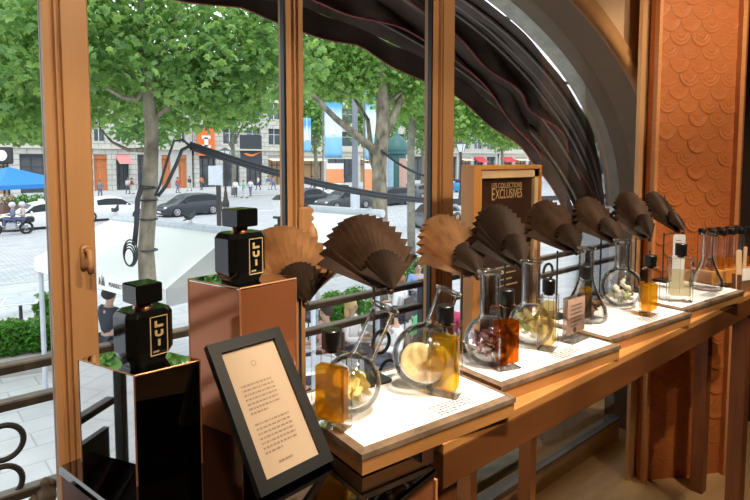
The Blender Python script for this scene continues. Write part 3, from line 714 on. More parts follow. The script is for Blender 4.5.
for k, (dx, dz, r_, tl) in enumerate(((-0.010, 0.046, 0.036, 0.55), (0.012, 0.036, 0.030, 0.15))):
    m_ = MB(); u = (-FH + RT * (0.3 - 0.5 * k) + Vector((0, 0, tl))).normalized(); 
    q = u.to_track_quat('Z', 'Y').to_matrix()
    m_.lathe([(0, -0.004), (r_ * 0.55, -0.007), (r_ * 0.92, -0.004), (r_, 0.002), (r_ * 0.93, 0.006), (r_ * 0.6, 0.002), (0, -0.001)], (0, 0, 0), 26, q)
    p_ = b + RT * dx + FH * (0.004 + 0.012 * k); o = m_.build('fruit_slice', M['slice'], None, True, (p_.x, p_.y, ZP + dz)); tag(o, ('large curled peach slice, upper of the two in the tilted round flask', 'lower peach slice lying at the bottom of the tilted round flask')[k], 'fruit slice', 'peach slices in the tilted round flask')
b = P(489, 362.5); flask(b, 0.052, 0.192, 0, 0, 'upright round glass flask of purple dried flowers left of the dark amber bottle', 0.0205)
petals((b.x, b.y, b.z + 0.050), 120, 0.046, 0.015, M['petal_p'], 'dark purple dried flower heads inside the upright flask left of the amber bottle', seed=3, h=0.70)
m_ = MB(); r_ = random.Random(5)
for k in range(60):
    a = r_.uniform(0, 2 * PI); e = r_.uniform(0.1, 1.3); d = Vector((math.cos(a) * math.cos(e), math.sin(a) * math.cos(e), math.sin(e))); m_.tube([(0, 0, 0), d * r_.uniform(0.012, 0.02)], [0.0011, 0.0003], 4)
o = m_.build('dried_thistle', M['slice'], None, False, b - FH * 0.030 + RT * 0.004 + Vector((0, 0, 0.045))); tag(o, 'spiky golden dried thistle head among the purple flowers in the flask', 'dried flower')
petals((b.x, b.y, b.z + 0.030), 30, 0.030, 0.013, M['lilac'], 'pale lilac petals at the bottom of the purple flower flask', seed=4, h=0.8)
b = P(530, 344); flask(b, 0.050, 0.192, 0, 0, 'upright glass flask of pale yellow petals between amber and frosted bottles', 0.0205)
petals((b.x, b.y, b.z + 0.052), 26, 0.044, 0.028, M['petal_y'], 'pale yellow petals inside the flask between amber and frosted bottles', seed=6, h=0.85)
petals((b.x, b.y, b.z + 0.045), 8, 0.04, 0.02, M['herb'], 'green leaf bits in the pale yellow petal flask', 'green_leaves', seed=9, h=0.9)
b = P(585, 319); flask(b, 0.056, 0.190, 0, 0, 'conical glass flask with brown spices behind the clear text block', 0.0185, True)
petals((b.x, b.y, b.z + 0.044), 90, 0.042, 0.018, M['spice'], 'brown spice pieces heaped in the conical flask', 'brown_spices', seed=7, h=0.55, flat=1.0)
b = P(621, 305); flask(b, 0.058, 0.190, 0, 0, 'large round glass flask of white blossoms standing by the pillar', 0.0205)
bl0 = None
for k, (dx, df, dz) in enumerate(((-0.022, -0.015, 0.052), (-0.004, -0.02, 0.060), (0.008, -0.012, 0.050), (-0.012, -0.026, 0.040), (0.004, 0.0, 0.066), (0.02, 0.0, 0.045))):
    p_ = b + RT * dx + FH * df + Vector((0, 0, dz))
    if bl0 is None:
        m_ = MB()
        for q in range(5):
            a = 2 * PI * q / 5; m_.ball((0.006 * math.cos(a), 0.006 * math.sin(a), 0.002), 0.0075, 8, (1, 1, 0.7))
        m_.ball((0, 0, 0.004), 0.006, 8)
        bl0 = m_.build('white_blossom', M['petal_w'], None, True)
        o = bl0
    else: o = bl0.copy(); COL.objects.link(o)
    o.location = p_; o.rotation_euler = (0.9, 0.2 * k, 0.7 * k)
    tag(o, 'round creamy white blossom inside the large flask by the pillar', 'flower', 'blossoms in the large flask')
petals((b.x, b.y, b.z + 0.045), 14, 0.046, 0.028, M['herb'], 'green leaves among the white blossoms in the large flask', 'green_leaves', seed=8, h=0.55)
petals((b.x, b.y, b.z + 0.038), 22, 0.034, 0.024, M['petal_w'], 'white petals heaped at the bottom of the blossom flask', 'white_petals', seed=10, h=0.5)
b = P(706, 288.5); flask(b, 0.050, 0.180, 0, 0, 'empty conical glass flask behind the wide clear bottle, before the vial rack', 0.0165, True)

# ================================================================== square perfume bottles
def bottle(C, A, la, lb, hb, mliq, lvl, label, cap_r=0.0155, cap_h=0.030, cen=None, rz=None, mglass='bglass', capmat='blackcap', floor_t=0.012):
    sgn = -1
    if cen is None:
        c = onz(*C, ZP); a = onz(*A, ZP); ea = (a - c).normalized(); eb = Vector((-ea.y, ea.x, 0))
        sgn = -1
        if eb.dot(FH) < 0: eb = -eb; sgn = 1
        cen = c + ea * la / 2 + eb * lb / 2; rz = math.atan2(ea.y, ea.x)
    t = thing('perfume_bottle', label, 'perfume bottle', (cen.x, cen.y, ZP + 0.0002), rz, 'square glass perfume bottles on the display plates')
    m_ = MB(); m_.cbox((0, 0, hb / 2), (la, lb, hb), 0.0024)
    for k in range(3):
        for i in range(8): m_.mi[2 + k * 8 + i] = 1 if (i % 2 or k != 1) else 0
    m_.build('glass_body', [M[mglass], M['bedge']], t)
    w = 0.0042; h0, h1 = floor_t, floor_t + (hb - floor_t - 0.006) * lvl
    m_ = MB(); m_.cbox((0, 0, (h0 + h1) / 2), (la - 2 * w, lb - 2 * w, h1 - h0), 0.003); m_.build('perfume', mliq, t)
    m_ = MB(); m_.lathe([(0.010, hb), (0.010, hb + 0.003), (0.0085, hb + 0.003), (0.0085, hb + 0.007), (0, hb + 0.007)], (0, 0, 0), 20); m_.build('neck_ring', M['gold'], t, True)
    m_ = MB(); z0 = hb + 0.006
    m_.lathe([(0, z0), (cap_r * 0.97, z0), (cap_r, z0 + 0.001), (cap_r, z0 + cap_h - 0.0015), (cap_r - 0.0015, z0 + cap_h), (0, z0 + cap_h)], (0, 0, 0), 28); smooth_by_angle(m_.build('cap', M[capmat], t))
    m_ = MB(); m_.tube([(0, 0, hb), (0, 0, h0 + 0.004)], 0.0009, 6); m_.build('dip_tube', M['acrylic'], t)
    m_ = MB()
    words(m_, -la * 0.2, 0, la * 0.4, 1, 0.0035, frame_mtx(Vector((0, sgn * (lb / 2 + 0.0004), 0.009)), (1, 0, 0), (0, 0, 1), (0, -1, 0)), 3, 0.7)
    m_.build('small_print', M['inkl'], t)
    return t
bottle((343, 434.5), (306, 424.5), 0.060, 0.030, 0.120, M['liq_gold'], 0.84, 'golden perfume bottle nearest the viewer, beside the leaning black frame')
bottle((456.5, 401), (427, 395), 0.056, 0.034, 0.127, M['liq_yellow'], 0.88, 'yellow perfume bottle in front of the peach slice flask')
bottle((499, 373), (524, 368.8), 0.056, 0.036, 0.126, M['liq_amber'], 0.80, 'dark amber-red perfume bottle in the middle of the row')
bottle((553, 353.6), (539, 351.2), 0.036, 0.050, 0.122, M['liq_pale'], 0.90, 'frosted pale gold perfume bottle left of the clear text block', 0.014, 0.029)
c5 = atz(584.5, 320, 1.44); bottle(None, None, 0.042, 0.028, 0.112, M['liq_yellow'], 0.85, 'golden bottle half hidden behind the clear text block', 0.014, 0.030, cen=c5, rz=-0.09)
bottle((650, 318), (661, 313.5), 0.058, 0.032, 0.128, M['liq_gold'], 0.66, 'golden perfume bottle standing in front of the pillar')
bottle((693, 303.4), (670, 302.2), 0.066, 0.032, 0.132, M['liq_straw'], 0.72, 'wide clear bottle of pale straw perfume beside the vial rack', 0.016, 0.036, floor_t=0.018)

# clear text block
c = P(573, 345.5); a = P(592.5, 337); ea = (a - c).normalized(); eb = Vector((-ea.y, ea.x, 0)); w_, d_, h_ = 0.088, 0.028, 0.104
cen = c + ea * w_ / 2 + eb * d_ / 2
t = thing('text_block', 'clear acrylic block printed with lines of text and a round seal', 'display sign', (cen.x, cen.y, ZP + 0.0002), math.atan2(ea.y, ea.x))
m_ = MB(); m_.cbox((0, 0, h_ / 2), (w_, d_, h_), 0.0015); m_.build('acrylic_body', M['acrylic'], t)
m_ = MB(); m_.box((0, 0.004, h_ / 2 + 0.006), (w_ - 0.008, 0.002, h_ - 0.022)); cd = m_.build('text_card', mat('pink_card', (0.66, 0.45, 0.36), 0.6, var=0.03), t)
m_ = MB(); words(m_, -w_ * 0.3, h_ * 0.78, w_ * 0.58, 6, 0.0095, frame_mtx(Vector((0, 0.0027, 0)), (1, 0, 0), (0, 0, 1), (0, -1, 0)), 31, 0.35); m_.build('printed_text', M['ink'], cd)
m_ = MB(); m_.cyl((-w_ * 0.08, 0.0025, h_ * 0.24), 0.0065, 0.0008, 20, Matrix.Rotation(PI / 2, 3, 'X')); m_.build('round_seal', M['ink'], cd)

# vial rack
c = Vector((2.215, 0.705, ZT)); rz = math.radians(-15)
ea = Vector((math.cos(rz), math.sin(rz), 0)); eb = Vector((-ea.y, ea.x, 0)); LX, LY, LH = 0.27, 0.085, 0.05
cen = c + ea * LX / 2 + eb * LY / 2
t = thing('vial_rack', 'orange wooden rack with a black tray at the far end of the console', 'rack', (cen.x, cen.y, ZT), rz)
m_ = MB(); m_.box((0, 0, 0.007 + LH / 2), (LX, LY, LH)); bevel(m_.build('wooden_block', M['rackwood'], t), 0.002)
m_ = MB(); m_.box((-0.005, -0.005, 0.0035), (LX + 0.03, LY + 0.03, 0.007)); m_.build('black_tray', M['blacksatin'], t)
v0 = None; ordn = ('first', 'second', 'third', 'fourth', 'fifth')
for row in range(2):
    for k in range(5):
        p_ = cen + ea * (-LX / 2 + 0.03 + k * 0.0525) + eb * (-0.021 + row * 0.042) + Vector((0, 0, 0.007 + LH))
        if v0 is None:
            v = thing('perfume_vial', '', 'vial', p_, 0, 'capped perfume vials in the rack')
            m_ = MB(); m_.lathe([(0, 0.0002), (0.0125, 0.0002), (0.0135, 0.001), (0.0135, 0.123), (0.0125, 0.1245), (0, 0.1245)], (0, 0, 0), 20); m_.build('glass', M['bglass'], v, True)
            m_ = MB(); m_.lathe([(0, 0.005), (0.0105, 0.005), (0.0105, 0.036), (0, 0.036)], (0, 0, 0), 18); m_.build('perfume', M['liq_gold'], v)
            m_ = MB(); m_.lathe([(0, 0.1247), (0.0132, 0.1247), (0.0137, 0.126), (0.0137, 0.146), (0.0125, 0.147), (0, 0.147)], (0, 0, 0), 20); m_.build('cap', M['blackcap'], v, True)
            v0 = v
        else:
            v = v0.copy(); COL.objects.link(v)
            for ch in list(v0.children):
                q = ch.copy(); COL.objects.link(q); q.parent = v
            v.location = p_
        v['label'] = 'black-capped vial, %s from the left in the %s row of the rack' % (ordn[k], ('front', 'back')[row])
# blotter holder
hp = onz(741, 291, ZT)
t = thing('blotter_holder', 'dark box holder with a white front standing before the vial rack', 'holder', (hp.x, hp.y, ZT), math.radians(-18))
m_ = MB()
for c_, s_ in (((0, -0.016, 0.03), (0.05, 0.003, 0.06)), ((0, 0.016, 0.03), (0.05, 0.003, 0.06)), ((-0.0235, 0, 0.03), (0.003, 0.03, 0.06)), ((0.0235, 0, 0.03), (0.003, 0.03, 0.06)), ((0, 0, 0.002), (0.05, 0.03, 0.004))): m_.box(c_, s_)
m_.build('box', M['spice'], t)
m_ = MB(); m_.box((0, -0.0182, 0.062), (0.05, 0.0015, 0.042)); m_.build('front_card', M['paper'], t)
for k, (dx, dy, ln, lw) in enumerate(((-0.014, 0.0, 0.142, 0.028), (0.014, 0.004, 0.150, 0.017))):
    m_ = MB(); pr = [(-lw / 2, 0), (lw / 2, 0)] + [(lw / 2 * math.cos(a_), ln - lw * 0.25 + lw * 0.25 * math.sin(a_)) for a_ in [PI * q / 8 for q in range(9)]]
    m_.prism([(x, -0.0012, z) for x, z in pr], [(x, 0.0012, z) for x, z in pr])
    p_ = Vector((hp.x, hp.y, ZT + 0.0045)) + Matrix.Rotation(math.radians(-18), 3, 'Z') @ Vector((dx, dy, 0))
    o = m_.build('scent_strip', M['blotter'], None, False, p_); o.rotation_euler = (0, (-0.05, 0.04)[k], math.radians(-18)); tag(o, ('wide tan paper scent strip standing in the holder, left one', 'narrow tan paper scent strip standing in the holder, right one')[k], 'scent strip', 'scent strips in the holder')
bp = atz(677, 300, 1.82); bp.z = ZP
m_ = MB(); pr = [(-0.02, 0), (0.02, 0), (0.02, 0.172)] + [(0.02 - 0.008 + 0.008 * math.cos(a_), 0.172 + 0.008 * math.sin(a_)) for a_ in (0.4, 0.8, 1.2)] + [(-0.012 - 0.008 * math.cos(a_), 0.172 + 0.008 * math.sin(a_)) for a_ in (1.2, 0.8, 0.4)] + [(-0.02, 0.172)]
m_.prism([(x, -0.0008, z) for x, z in pr], [(x, 0.0008, z) for x, z in pr]); m_.cur = 1
for k in range(5): m_.box((-0.002, -0.0011, 0.16 - k * 0.012), (0.018, 0.0004, 0.0018))
o = m_.build('printed_blotter_card', [M['paper'], M['inkl']], None, False, bp); o.rotation_euler = (0, 0, math.radians(-40)); tag(o, 'white lined blotter card standing behind the wide clear bottle', 'card')

# framed floor sign
a = onn(473.5, 230, 1.055); b = onn(541, 230, 1.055); ztop = onn(500, 165, 1.055).z; W = b.x - a.x; HS = 0.62
t = thing('framed_sign', 'dark advertising board in a bright orange wooden frame among the fans', 'sign', ((a.x + b.x) / 2, 1.08, 0))
z1 = ztop; z0 = ztop - HS; y = -0.025; fo = 0.036
m_ = MB()
for c_, s_ in (((-W / 2 + 0.018, 0, (z0 + z1) / 2), (0.036, 0.05, HS)), ((W / 2 - 0.006, 0, (z0 + z1) / 2), (0.012, 0.05, HS)), ((0.012, 0, z1 - 0.007), (W - 0.048, 0.05, 0.014)), ((0.012, 0, z0 + 0.01), (W - 0.048, 0.05, 0.02))): m_.box(c_, s_)
bevel(m_.build('outer_frame', wood('sign_wood', (0.62, 0.27, 0.07), (0.72, 0.34, 0.10), 0.4, (10, 10, 1.5), 3), t), 0.002)
xa, xb = -W / 2 + 0.036, W / 2 - 0.012
m_ = MB(); zt, zb = z1 - 0.014, z0 + 0.02
for c_, s_ in (((xa + 0.004, y + 0.012, (zt + zb) / 2), (0.008, 0.012, zt - zb)), ((xb - 0.011, y + 0.012, (zt + zb) / 2), (0.022, 0.012, zt - zb)), (((xa + xb) / 2, y + 0.012, zt - 0.013), (xb - xa, 0.012, 0.026))): m_.box(c_, s_)
m_.build('inner_frame', mat('pale_frame', (0.78, 0.56, 0.33), 0.4), t)
m_ = MB(); m_.box(((xa + xb) / 2 - 0.007, y + 0.02, (zt + zb) / 2 - 0.01), (xb - xa - 0.03, 0.006, zt - zb - 0.03)); bd = m_.build('board', mat('sign_board', (0.05, 0.022, 0.014), 0.35, var=0.4, ns=3), t)
xc = (xa + xb) / 2 - 0.006
def st(txt, z, size, xs=0.8): text_mesh(txt, size, M['goldink'], bd, 'lettering', frame_mtx(Vector((xc, y + 0.0163, z)), (1, 0, 0), (0, 0, 1), (0, -1, 0)), 0.0003, xs)
zx = onn(510, 199, 1.04).z; st('LES COLLECTIONS', onn(510, 188.5, 1.04).z, 0.024, 0.80)
st('E', zx - 0.004, 0.056, 0.62); bd_l = bd.children[-1]; 
for v in bd_l.data.vertices: v.co.x -= 0.071
st('XCLUSIVES', zx, 0.043, 0.68)
for v in bd.children[-1].data.vertices: v.co.x += 0.012
m_ = MB(); m_.box((xc - 0.01, y + 0.0165, onn(510, 215, 1.04).z), (0.05, 0.0006, 0.006)); m_.build('small_print', M['goldink'], bd); m_ = MB()
for k in range(6): m_.box((xc + 0.01 * (k % 2), y + 0.0165, zx - 0.22 - k * 0.02), (0.11 - 0.02 * (k % 3), 0.0006, 0.004))
m_.build('small_print', M['goldink'], bd)
for x in (-W / 2 + 0.016, W / 2 - 0.016):
    m_ = MB(); m_.box((x, 0, z0 / 2), (0.032, 0.05, z0)); m_.build('leg', M['panel_hi'], t)
m_ = MB(); m_.box((0, 0, 0.012), (W, 0.13, 0.024)); m_.build('foot', M['redwood'], t)
# ================================================================== awning hood outside the arch
def rim(th): return Vector((0.9 + 1.8 * math.cos(th), 1.5 + 0.9 * math.sin(th), 1.4 - 0.30 + 1.1 * max(math.sin(th), 0) ** 0.75))
def att(th): return Vector((S0 + (SA - 0.012) * math.cos(th), 1.43, SC + (SB - 0.012) * math.sin(th)))
t = thing('domed_awning', 'dark brown domed canvas awning hanging outside the arched window', 'awning', (0.9, 1.45, 1.2)); o0 = t.location
def hood(u, th, fold=1.0):
    a, r = att(th), rim(th); p = a.lerp(r, u)
    p += Vector((0, 0.35, 0.30)) * (math.sin(PI * u) * 0.6 * math.sin(th))                # billow
    f = math.sin(th * 26 + 5 * u) * 0.010 + math.sin(th * 11 + 9 * u) * 0.014
    p += Vector((0, f, -abs(math.sin(PI * 4 * u)) * 0.03)) * fold * (1 if 0 < u < 1 else 0.3)
    return p
NTH = 90
TH = [PI * (0.002 + 0.996 * k / NTH) for k in range(NTH + 1)]
m_ = MB(); m_.grid([[hood(u / 16, th) - o0 for th in TH] for u in range(17)]); cz = m_.build('canvas', M['canvas'], t, True)
def scal(th): return 0.085 + 0.035 * abs(math.sin(th * 9.0 + 0.4)) 
m_ = MB(); m_.grid([[rim(th) - o0 - Vector((0, 0, 0.0 if k == 0 else scal(th) * k / 3)) + Vector((0, 0.008 * math.sin(th * 30), 0)) for th in TH] for k in range(4)]); m_.build('valance', M['canvas'], t, True)
m_ = MB(); m_.tube([rim(th) - o0 - Vector((0, 0, scal(th))) + Vector((0, 0.008 * math.sin(th * 30), 0)) for th in TH], 0.005, 5); m_.build('red_piping', M['redpipe'], t)
for u, dz in ((0.30, 0.10), (0.62, 0.13)):
    m_ = MB(); m_.grid([[hood(u, th) - o0 + Vector((0, 0, -dz * j / 3 * (0.6 + 0.4 * math.sin(th * 7 + u * 9)))) + Vector((0, 0.02 * math.sin(th * 22 + j), 0)) for th in TH] for j in range(4)]); m_.build('hanging_fold', M['canvas'], t, True)
    m_ = MB(); m_.tube([hood(u, th) - o0 + Vector((0, 0, -dz * (0.6 + 0.4 * math.sin(th * 7 + u * 9)))) + Vector((0, 0.02 * math.sin(th * 22 + 3), 0)) for th in TH], 0.006, 5); m_.build('red_piping', M['redpipe'], t)
for u in (0.06, 0.14, 0.22, 0.42, 0.80):
    m_ = MB(); m_.tube([hood(u, th, 0) - o0 + Vector((0, -0.01, -0.03)) for th in TH], 0.009, 6); m_.build('hoop', M['steel'], t, True)
for th in (0.35, 0.62, 0.95):
    m_ = MB(); m_.tube([att(th) - o0 + Vector((0, 0, 0.03)), hood(0.10, th, 0) - o0], 0.008, 5); m_.build('bracket', M['steel'], t)

# ================================================================== balustrade just outside
NB = 1.56
t = thing('balustrade', 'dark iron balustrade with ring ornaments just outside the window', 'railing', (1.2, NB, 0)); bx = 1.2
for drop, h_ in ((0.487, 0.017), (0.575, 0.017), (0.80, 0.018)):
    m_ = MB(); m_.box((0.3, 0, 1.4 - drop - h_ / 2), (4.4, 0.026, h_)); m_.cur = 1; m_.box((0.3, 0, 1.4 - drop + 0.003), (4.4, 0.028, 0.005)); m_.build('rail', [M['rail'], M['rail_skylit']], t)
m_ = MB(); m_.box((0.3, 0.02, 0.25), (4.4, 0.02, 0.5)); m_.build('darkening_sheet', M['iron'], t)  # dark sheet added to darken the view under the table
for x in (-0.75, 0.45, 1.02, 1.62, 2.3, 2.95):
    m_ = MB(); m_.box((x - bx, 0.0, 0.46), (0.03, 0.03, 0.92)); m_.build('post', M['iron'], t)
def ringm(x, drop, r=0.042, w=0.007):
    m_ = MB(); m_.tube([(x - bx + r * math.cos(a), 0, 1.4 - drop + r * math.sin(a)) for a in [2 * PI * k / 28 for k in range(28)]], w, 8, True); m_.build('ring', M['iron'], t, True)
def sx(px, py): return onn(px, py, NB).x
for px, py in ((3, 443), (2, 484), (381, 342), (388, 371), (470, 291), (548, 272)):
    p_ = onn(px, py, NB); ringm(p_.x, 1.4 - p_.z)
for k in range(3): ringm(0.48 + 0.22 * k, 0.69)
m_ = MB(); p_ = onn(46, 490, NB - 0.02) - t.location
m_.lathe([(0, -0.09), (0.03, -0.09), (0.026, -0.05), (0.016, -0.04), (0.024, -0.02), (0.022, 0.0), (0.010, 0.008), (0.014, 0.018), (0.012, 0.028), (0, 0.034)], p_, 14)
m_.ball(p_ + Vector((0.012, -0.004, 0.018)), 0.009, 8); m_.tube([p_ + Vector((-0.02, 0, -0.01)), p_ + Vector((-0.05, 0, -0.03)), p_ + Vector((-0.07, 0, -0.02))], [0.012, 0.008, 0.005])
m_.build('finial', mat('bronze_finial', (0.20, 0.15, 0.11), 0.5, 0.3), t, True)['label'] = 'bronze finial on the balustrade'
m_ = MB(); m_.box((1.0, 1.56, -0.06), (5, 0.36, 0.12)); o = m_.build('balcony_ledge', M['stonegrey']); struct(o, 'stone ledge under the iron balustrade')

# ================================================================== ground and street
nd = Vector((0, 1, 0))
def strip(name, n0, n1, mt, z=ZG, s0=-60, s1=260, label=''):
    m_ = MB(); m_.box(((s0 + s1) / 2, (n0 + n1) / 2, z - 0.1), (s1 - s0, n1 - n0, 0.2)); return struct(m_.build(name, mt), label, 'ground')
strip('pavement', 1.7, 19.5, M['pavement'], label='pale paved terrace pavement below the window')
strip('road', 19.5, 52.0, M['road'], ZG - 0.06, label='pale cobbled avenue')
strip('far_pavement', 52.0, 75.0, M['asphalt'], label='far pavement in front of the shops')
for n in (19.5, 52.0): strip('kerb', n - 0.15, n + 0.15, M['kerb'], ZG + 0.01, label='granite kerb, %s side of the avenue' % ('near' if n < 30 else 'far'))
m_ = MB()
for k in range(30): m_.box((k * 7.0 - 20, 36.5, ZG - 0.055), (3.0, 0.16, 0.01))
struct(m_.build('lane_marking', M['white']), 'white broken lane line on the cobbles', 'ground')

# ================================================================== tents
def tent(label, A, B, apex, ridge_a, fasc, far, text=False):
    """A,B: front eave corners (left,right); ridge_a..apex: the ridge; far: depth of the roof behind the ridge"""
    c = (A + B) / 2; t = thing('terrace_tent', label, 'tent', (c.x, c.y, ZG)); o = Vector((c.x, c.y, ZG))
    u = (B - A); u.z = 0; u.normalize(); bk = Vector((-u.y, u.x, 0))
    if bk.dot(FH) < 0: bk = -bk
    mid_r = (apex - A).dot(bk)
    C = B + bk * mid_r * 1.6; D = A + bk * mid_r * 1.6
    th = Vector((0, 0, -0.03))
    def slab(pts, mt, nm):
        m_ = MB(); m_.prism([p - o + th for p in pts], [p - o for p in pts]); return m_.build(nm, mt, t, recalc=True)
    slab([A, B, apex, ridge_a], M['tent'], 'front_slope'); slab([B, C, apex], M['tentshade'], 'end_slope'); slab([C, D, ridge_a, apex], M['tent'], 'back_slope')
    slab([D, A, ridge_a], M['tentshade'], 'end_slope')
    m_ = MB(); r1, r2 = ridge_a - o, apex - o
    m_.tube([r1 + Vector((0, 0, 0.02)), r2 + Vector((0, 0, 0.02))], 0.06, 8); m_.build('ridge_gutter', M['gutter'], t)
    for p, q, mt, nm in ((A, B, M['tent'], 'front_valance'), (B, C, M['tentshade'], 'end_valance'), (D, A, M['tentshade'], 'end_valance'), (C, D, M['tent'], 'back_valance')):
        d = (q - p).normalized(); nn = Vector((d.y, -d.x, 0)) * 0.012
        m_ = MB(); m_.hexa([v - o for v in (p + nn - Vector((0, 0, fasc)), q + nn - Vector((0, 0, fasc)), q - nn - Vector((0, 0, fasc)), p - nn - Vector((0, 0, fasc)), p + nn, q + nn, q - nn, p - nn)])
        v_ = m_.build(nm, mt, t, recalc=True)
        if text and nm == 'front_valance':
            dd = (B - A); L_ = dd.length; dd.normalize(); fnn = Vector((dd.y, -dd.x, 0)); fnn = fnn if fnn.dot(FH) < 0 else -fnn
            f0 = text['f0'] * L_
            def mt_at(x, z): return frame_mtx(A + dd * x + fnn * 0.016 - o - Vector((0, 0, z)), dd, Vector((0, 0, 1)), fnn)
            text_mesh('MARRIOTT', text['s'], M['ink'], v_, 'lettering', mt_at(f0 + text['dx'], fasc * 0.68), 0.002, 1.0)
            m2 = MB(); s_ = text['s'] * 1.7; q_ = mt_at(f0 - text['dl'], fasc * 0.72)
            for P_ in ([(-.55, 0), (-.38, 0), (-.30, .55), (-.42, .72)], [(-.42, .72), (-.30, .55), (-.05, 0), (-.12, 0)], [(.0, 0), (.16, 0), (.16, .6), (.05, .95)], [(.05, .95), (.16, .6), (.38, 0), (.30, 0)], [(.36, 0), (.55, 0), (.40, .8), (.34, .72)]):
                m2.prism([q_ @ Vector((x * s_, y * s_, 0)) for x, y in P_], [q_ @ Vector((x * s_, y * s_, 0.003)) for x, y in P_])
            m2.build('emblem', M['ink'], v_)
    for p in (A, B, C, D):
        q = p + (c + bk * mid_r - p).normalized() * 0.08; m_ = MB(); m_.tube([(q.x - o.x, q.y - o.y, 0), (q.x - o.x, q.y - o.y, p.z - ZG - 0.03)], 0.035, 8); m_.build('pole', M['gutter'], t)
ZE = 1.4 - 1.48
A1 = onz(35, 257, ZE); B1 = onz(166, 289, ZE); ap1 = onz(232, 233, 1.4 - 1.0); ra1 = onz(112, 219, 1.4 - 1.0)
tent('white terrace tent with dark hotel lettering on its front edge', A1, B1, ap1, ra1, 0.21, 0, dict(f0=0.62, s=0.085, dx=0.27, dl=0.12))
ZE2 = ZE
B2 = onz(312, 268, ZE2); A2 = B2 + (A1 - B1) * 0.42; ap2 = onz(383, 215, 1.4 - 0.80); ra2 = ap2 + (A1 - B1) * 0.42
tent('second white terrace tent beyond the first, end slope in painted shade behind the dark fan', A2, B2, ap2, ra2, 0.21, 0)

# ================================================================== trees
LOBE = [(0, -0.5), (0.20, -0.38), (0.50, -0.30), (0.30, -0.02), (0.52, 0.16), (0.22, 0.20), (0.0, 0.55), (-0.22, 0.20), (-0.52, 0.16), (-0.30, -0.02), (-0.50, -0.30), (-0.20, -0.38)]
QUAD = [(0, -0.5), (0.36, -0.05), (0, 0.5), (-0.36, -0.05)]
def foliage(mb, regions, n, size, r, lobed=True):
    tot = sum(q[2] for q in regions); base = LOBE if lobed else QUAD; k = len(base)
    for c, rad, wt in regions:
        for _ in range(int(n * wt / tot)):
            while True:
                p = Vector((r.uniform(-1, 1), r.uniform(-1, 1), r.uniform(-1, 1)))
                if 0.05 < p.length < 1: break
            pos = Vector(c) + Vector((p.x * rad[0], p.y * rad[1], p.z * rad[2]))
            nz = Vector((r.gauss(0, 0.7), r.gauss(0, 0.7), 0.7)).normalized(); a = r.uniform(0, 2 * PI)
            u = nz.orthogonal().normalized(); w = nz.cross(u); u, w = u * math.cos(a) + w * math.sin(a), w * math.cos(a) - u * math.sin(a)
            s_ = size * r.uniform(0.65, 1.3); dr = s_ * 0.28
            b = len(mb.v); 
            if lobed:
                mb.v.append(tuple(pos + nz * dr * 0.5))
                for x, y in base: mb.v.append(tuple(pos + u * (x * s_) + w * (y * s_) - nz * (dr * (x * x + y * y) * 2)))
                for i in range(k): mb.f.append((b, b + 1 + i, b + 1 + (i + 1) % k)); mb.mi.append(0)
            else:
                for x, y in base: mb.v.append(tuple(pos + u * (x * s_) + w * (y * s_) + nz * (dr * abs(x))))
                mb.f.append((b, b + 1, b + 2, b + 3)); mb.mi.append(0)
def tree(name, label, base, trunk, branches, regions, n, size, mt, bark, seed, lobed=True, group=None):
    t = thing(name, label, 'tree', base, 0, group); r = random.Random(seed)
    m_ = MB(); m_.tube(trunk[0], trunk[1], 12)
    for pts, rs in branches: m_.tube(pts, rs, 8)
    m_.build('trunk', bark, t, True)
    m_ = MB(); foliage(m_, regions, n, size, r, lobed); m_.build('foliage', mt, t)
    return t
def rel(px, py, z, base): p = atz(px, py, z); return p - base
# tree A: the near plane tree in front of the first tent
bA = gnd(150, 6.2)
tr = [(0, 0, 0)] + [rel(px, py, 6.2, bA) for px, py in ((147, 270), (146, 250), (150, 190), (152, 130), (147, 80), (144, 40), (142, 0), (140, -80))]
rs = [0.12, 0.092, 0.086, 0.082, 0.072, 0.062, 0.055, 0.045, 0.03]
br = [([rel(147, 82, 6.2, bA), rel(136, 100, 6.1, bA), rel(122, 97, 6.0, bA), rel(106, 88, 5.8, bA)], [0.035, 0.03, 0.022, 0.012]),
      ([rel(146, 95, 6.2, bA), rel(140, 85, 6.3, bA), rel(130, 75, 6.4, bA), rel(115, 60, 6.6, bA)], [0.03, 0.028, 0.02, 0.01]),
      ([rel(148, 100, 6.2, bA), rel(154, 70, 6.2, bA), rel(168, 40, 6.0, bA), rel(180, 10, 5.9, bA)], [0.03, 0.025, 0.018, 0.01]),
      ([rel(150, 150, 6.2, bA), rel(128, 150, 6.6, bA), rel(112, 142, 6.9, bA), rel(98, 126, 7.2, bA)], [0.03, 0.022, 0.016, 0.008]),
      ([rel(152, 120, 6.2, bA), rel(190, 90, 6.3, bA), rel(230, 80, 6.4, bA), rel(290, 60, 6.6, bA)], [0.03, 0.022, 0.016, 0.006])]
def regs(lst, base): return [(atz(px, py, z) - base, (rx, ry, rz), w) for px, py, z, rx, ry, rz, w in lst]
RA = regs([(40, 20, 5.6, 0.9, 0.8, 0.75, 1.0), (-30, 60, 6.0, 1.0, 0.9, 0.8, 0.8), (120, 30, 6.4, 0.95, 0.9, 0.75, 1.0), (200, 50, 6.2, 0.9, 0.8, 0.65, 1.1), (260, 60, 6.6, 0.8, 0.8, 0.6, 0.9), (20, 110, 6.4, 0.7, 0.7, 0.35, 0.5), (110, 95, 7.0, 0.6, 0.7, 0.35, 0.35), (200, 100, 6.8, 0.7, 0.7, 0.4, 0.5), (150, -60, 6.4, 2.4, 1.6, 0.6, 1.0), (300, -30, 7.0, 1.2, 1.0, 0.7, 0.6)], bA)
tree('plane_tree', 'near plane tree with black cables coiled round its mottled trunk', bA, (tr, rs), br, RA, 11500, 0.092, M['leaf'], M['bark'], 5)
bB = gnd(380, 13.0)
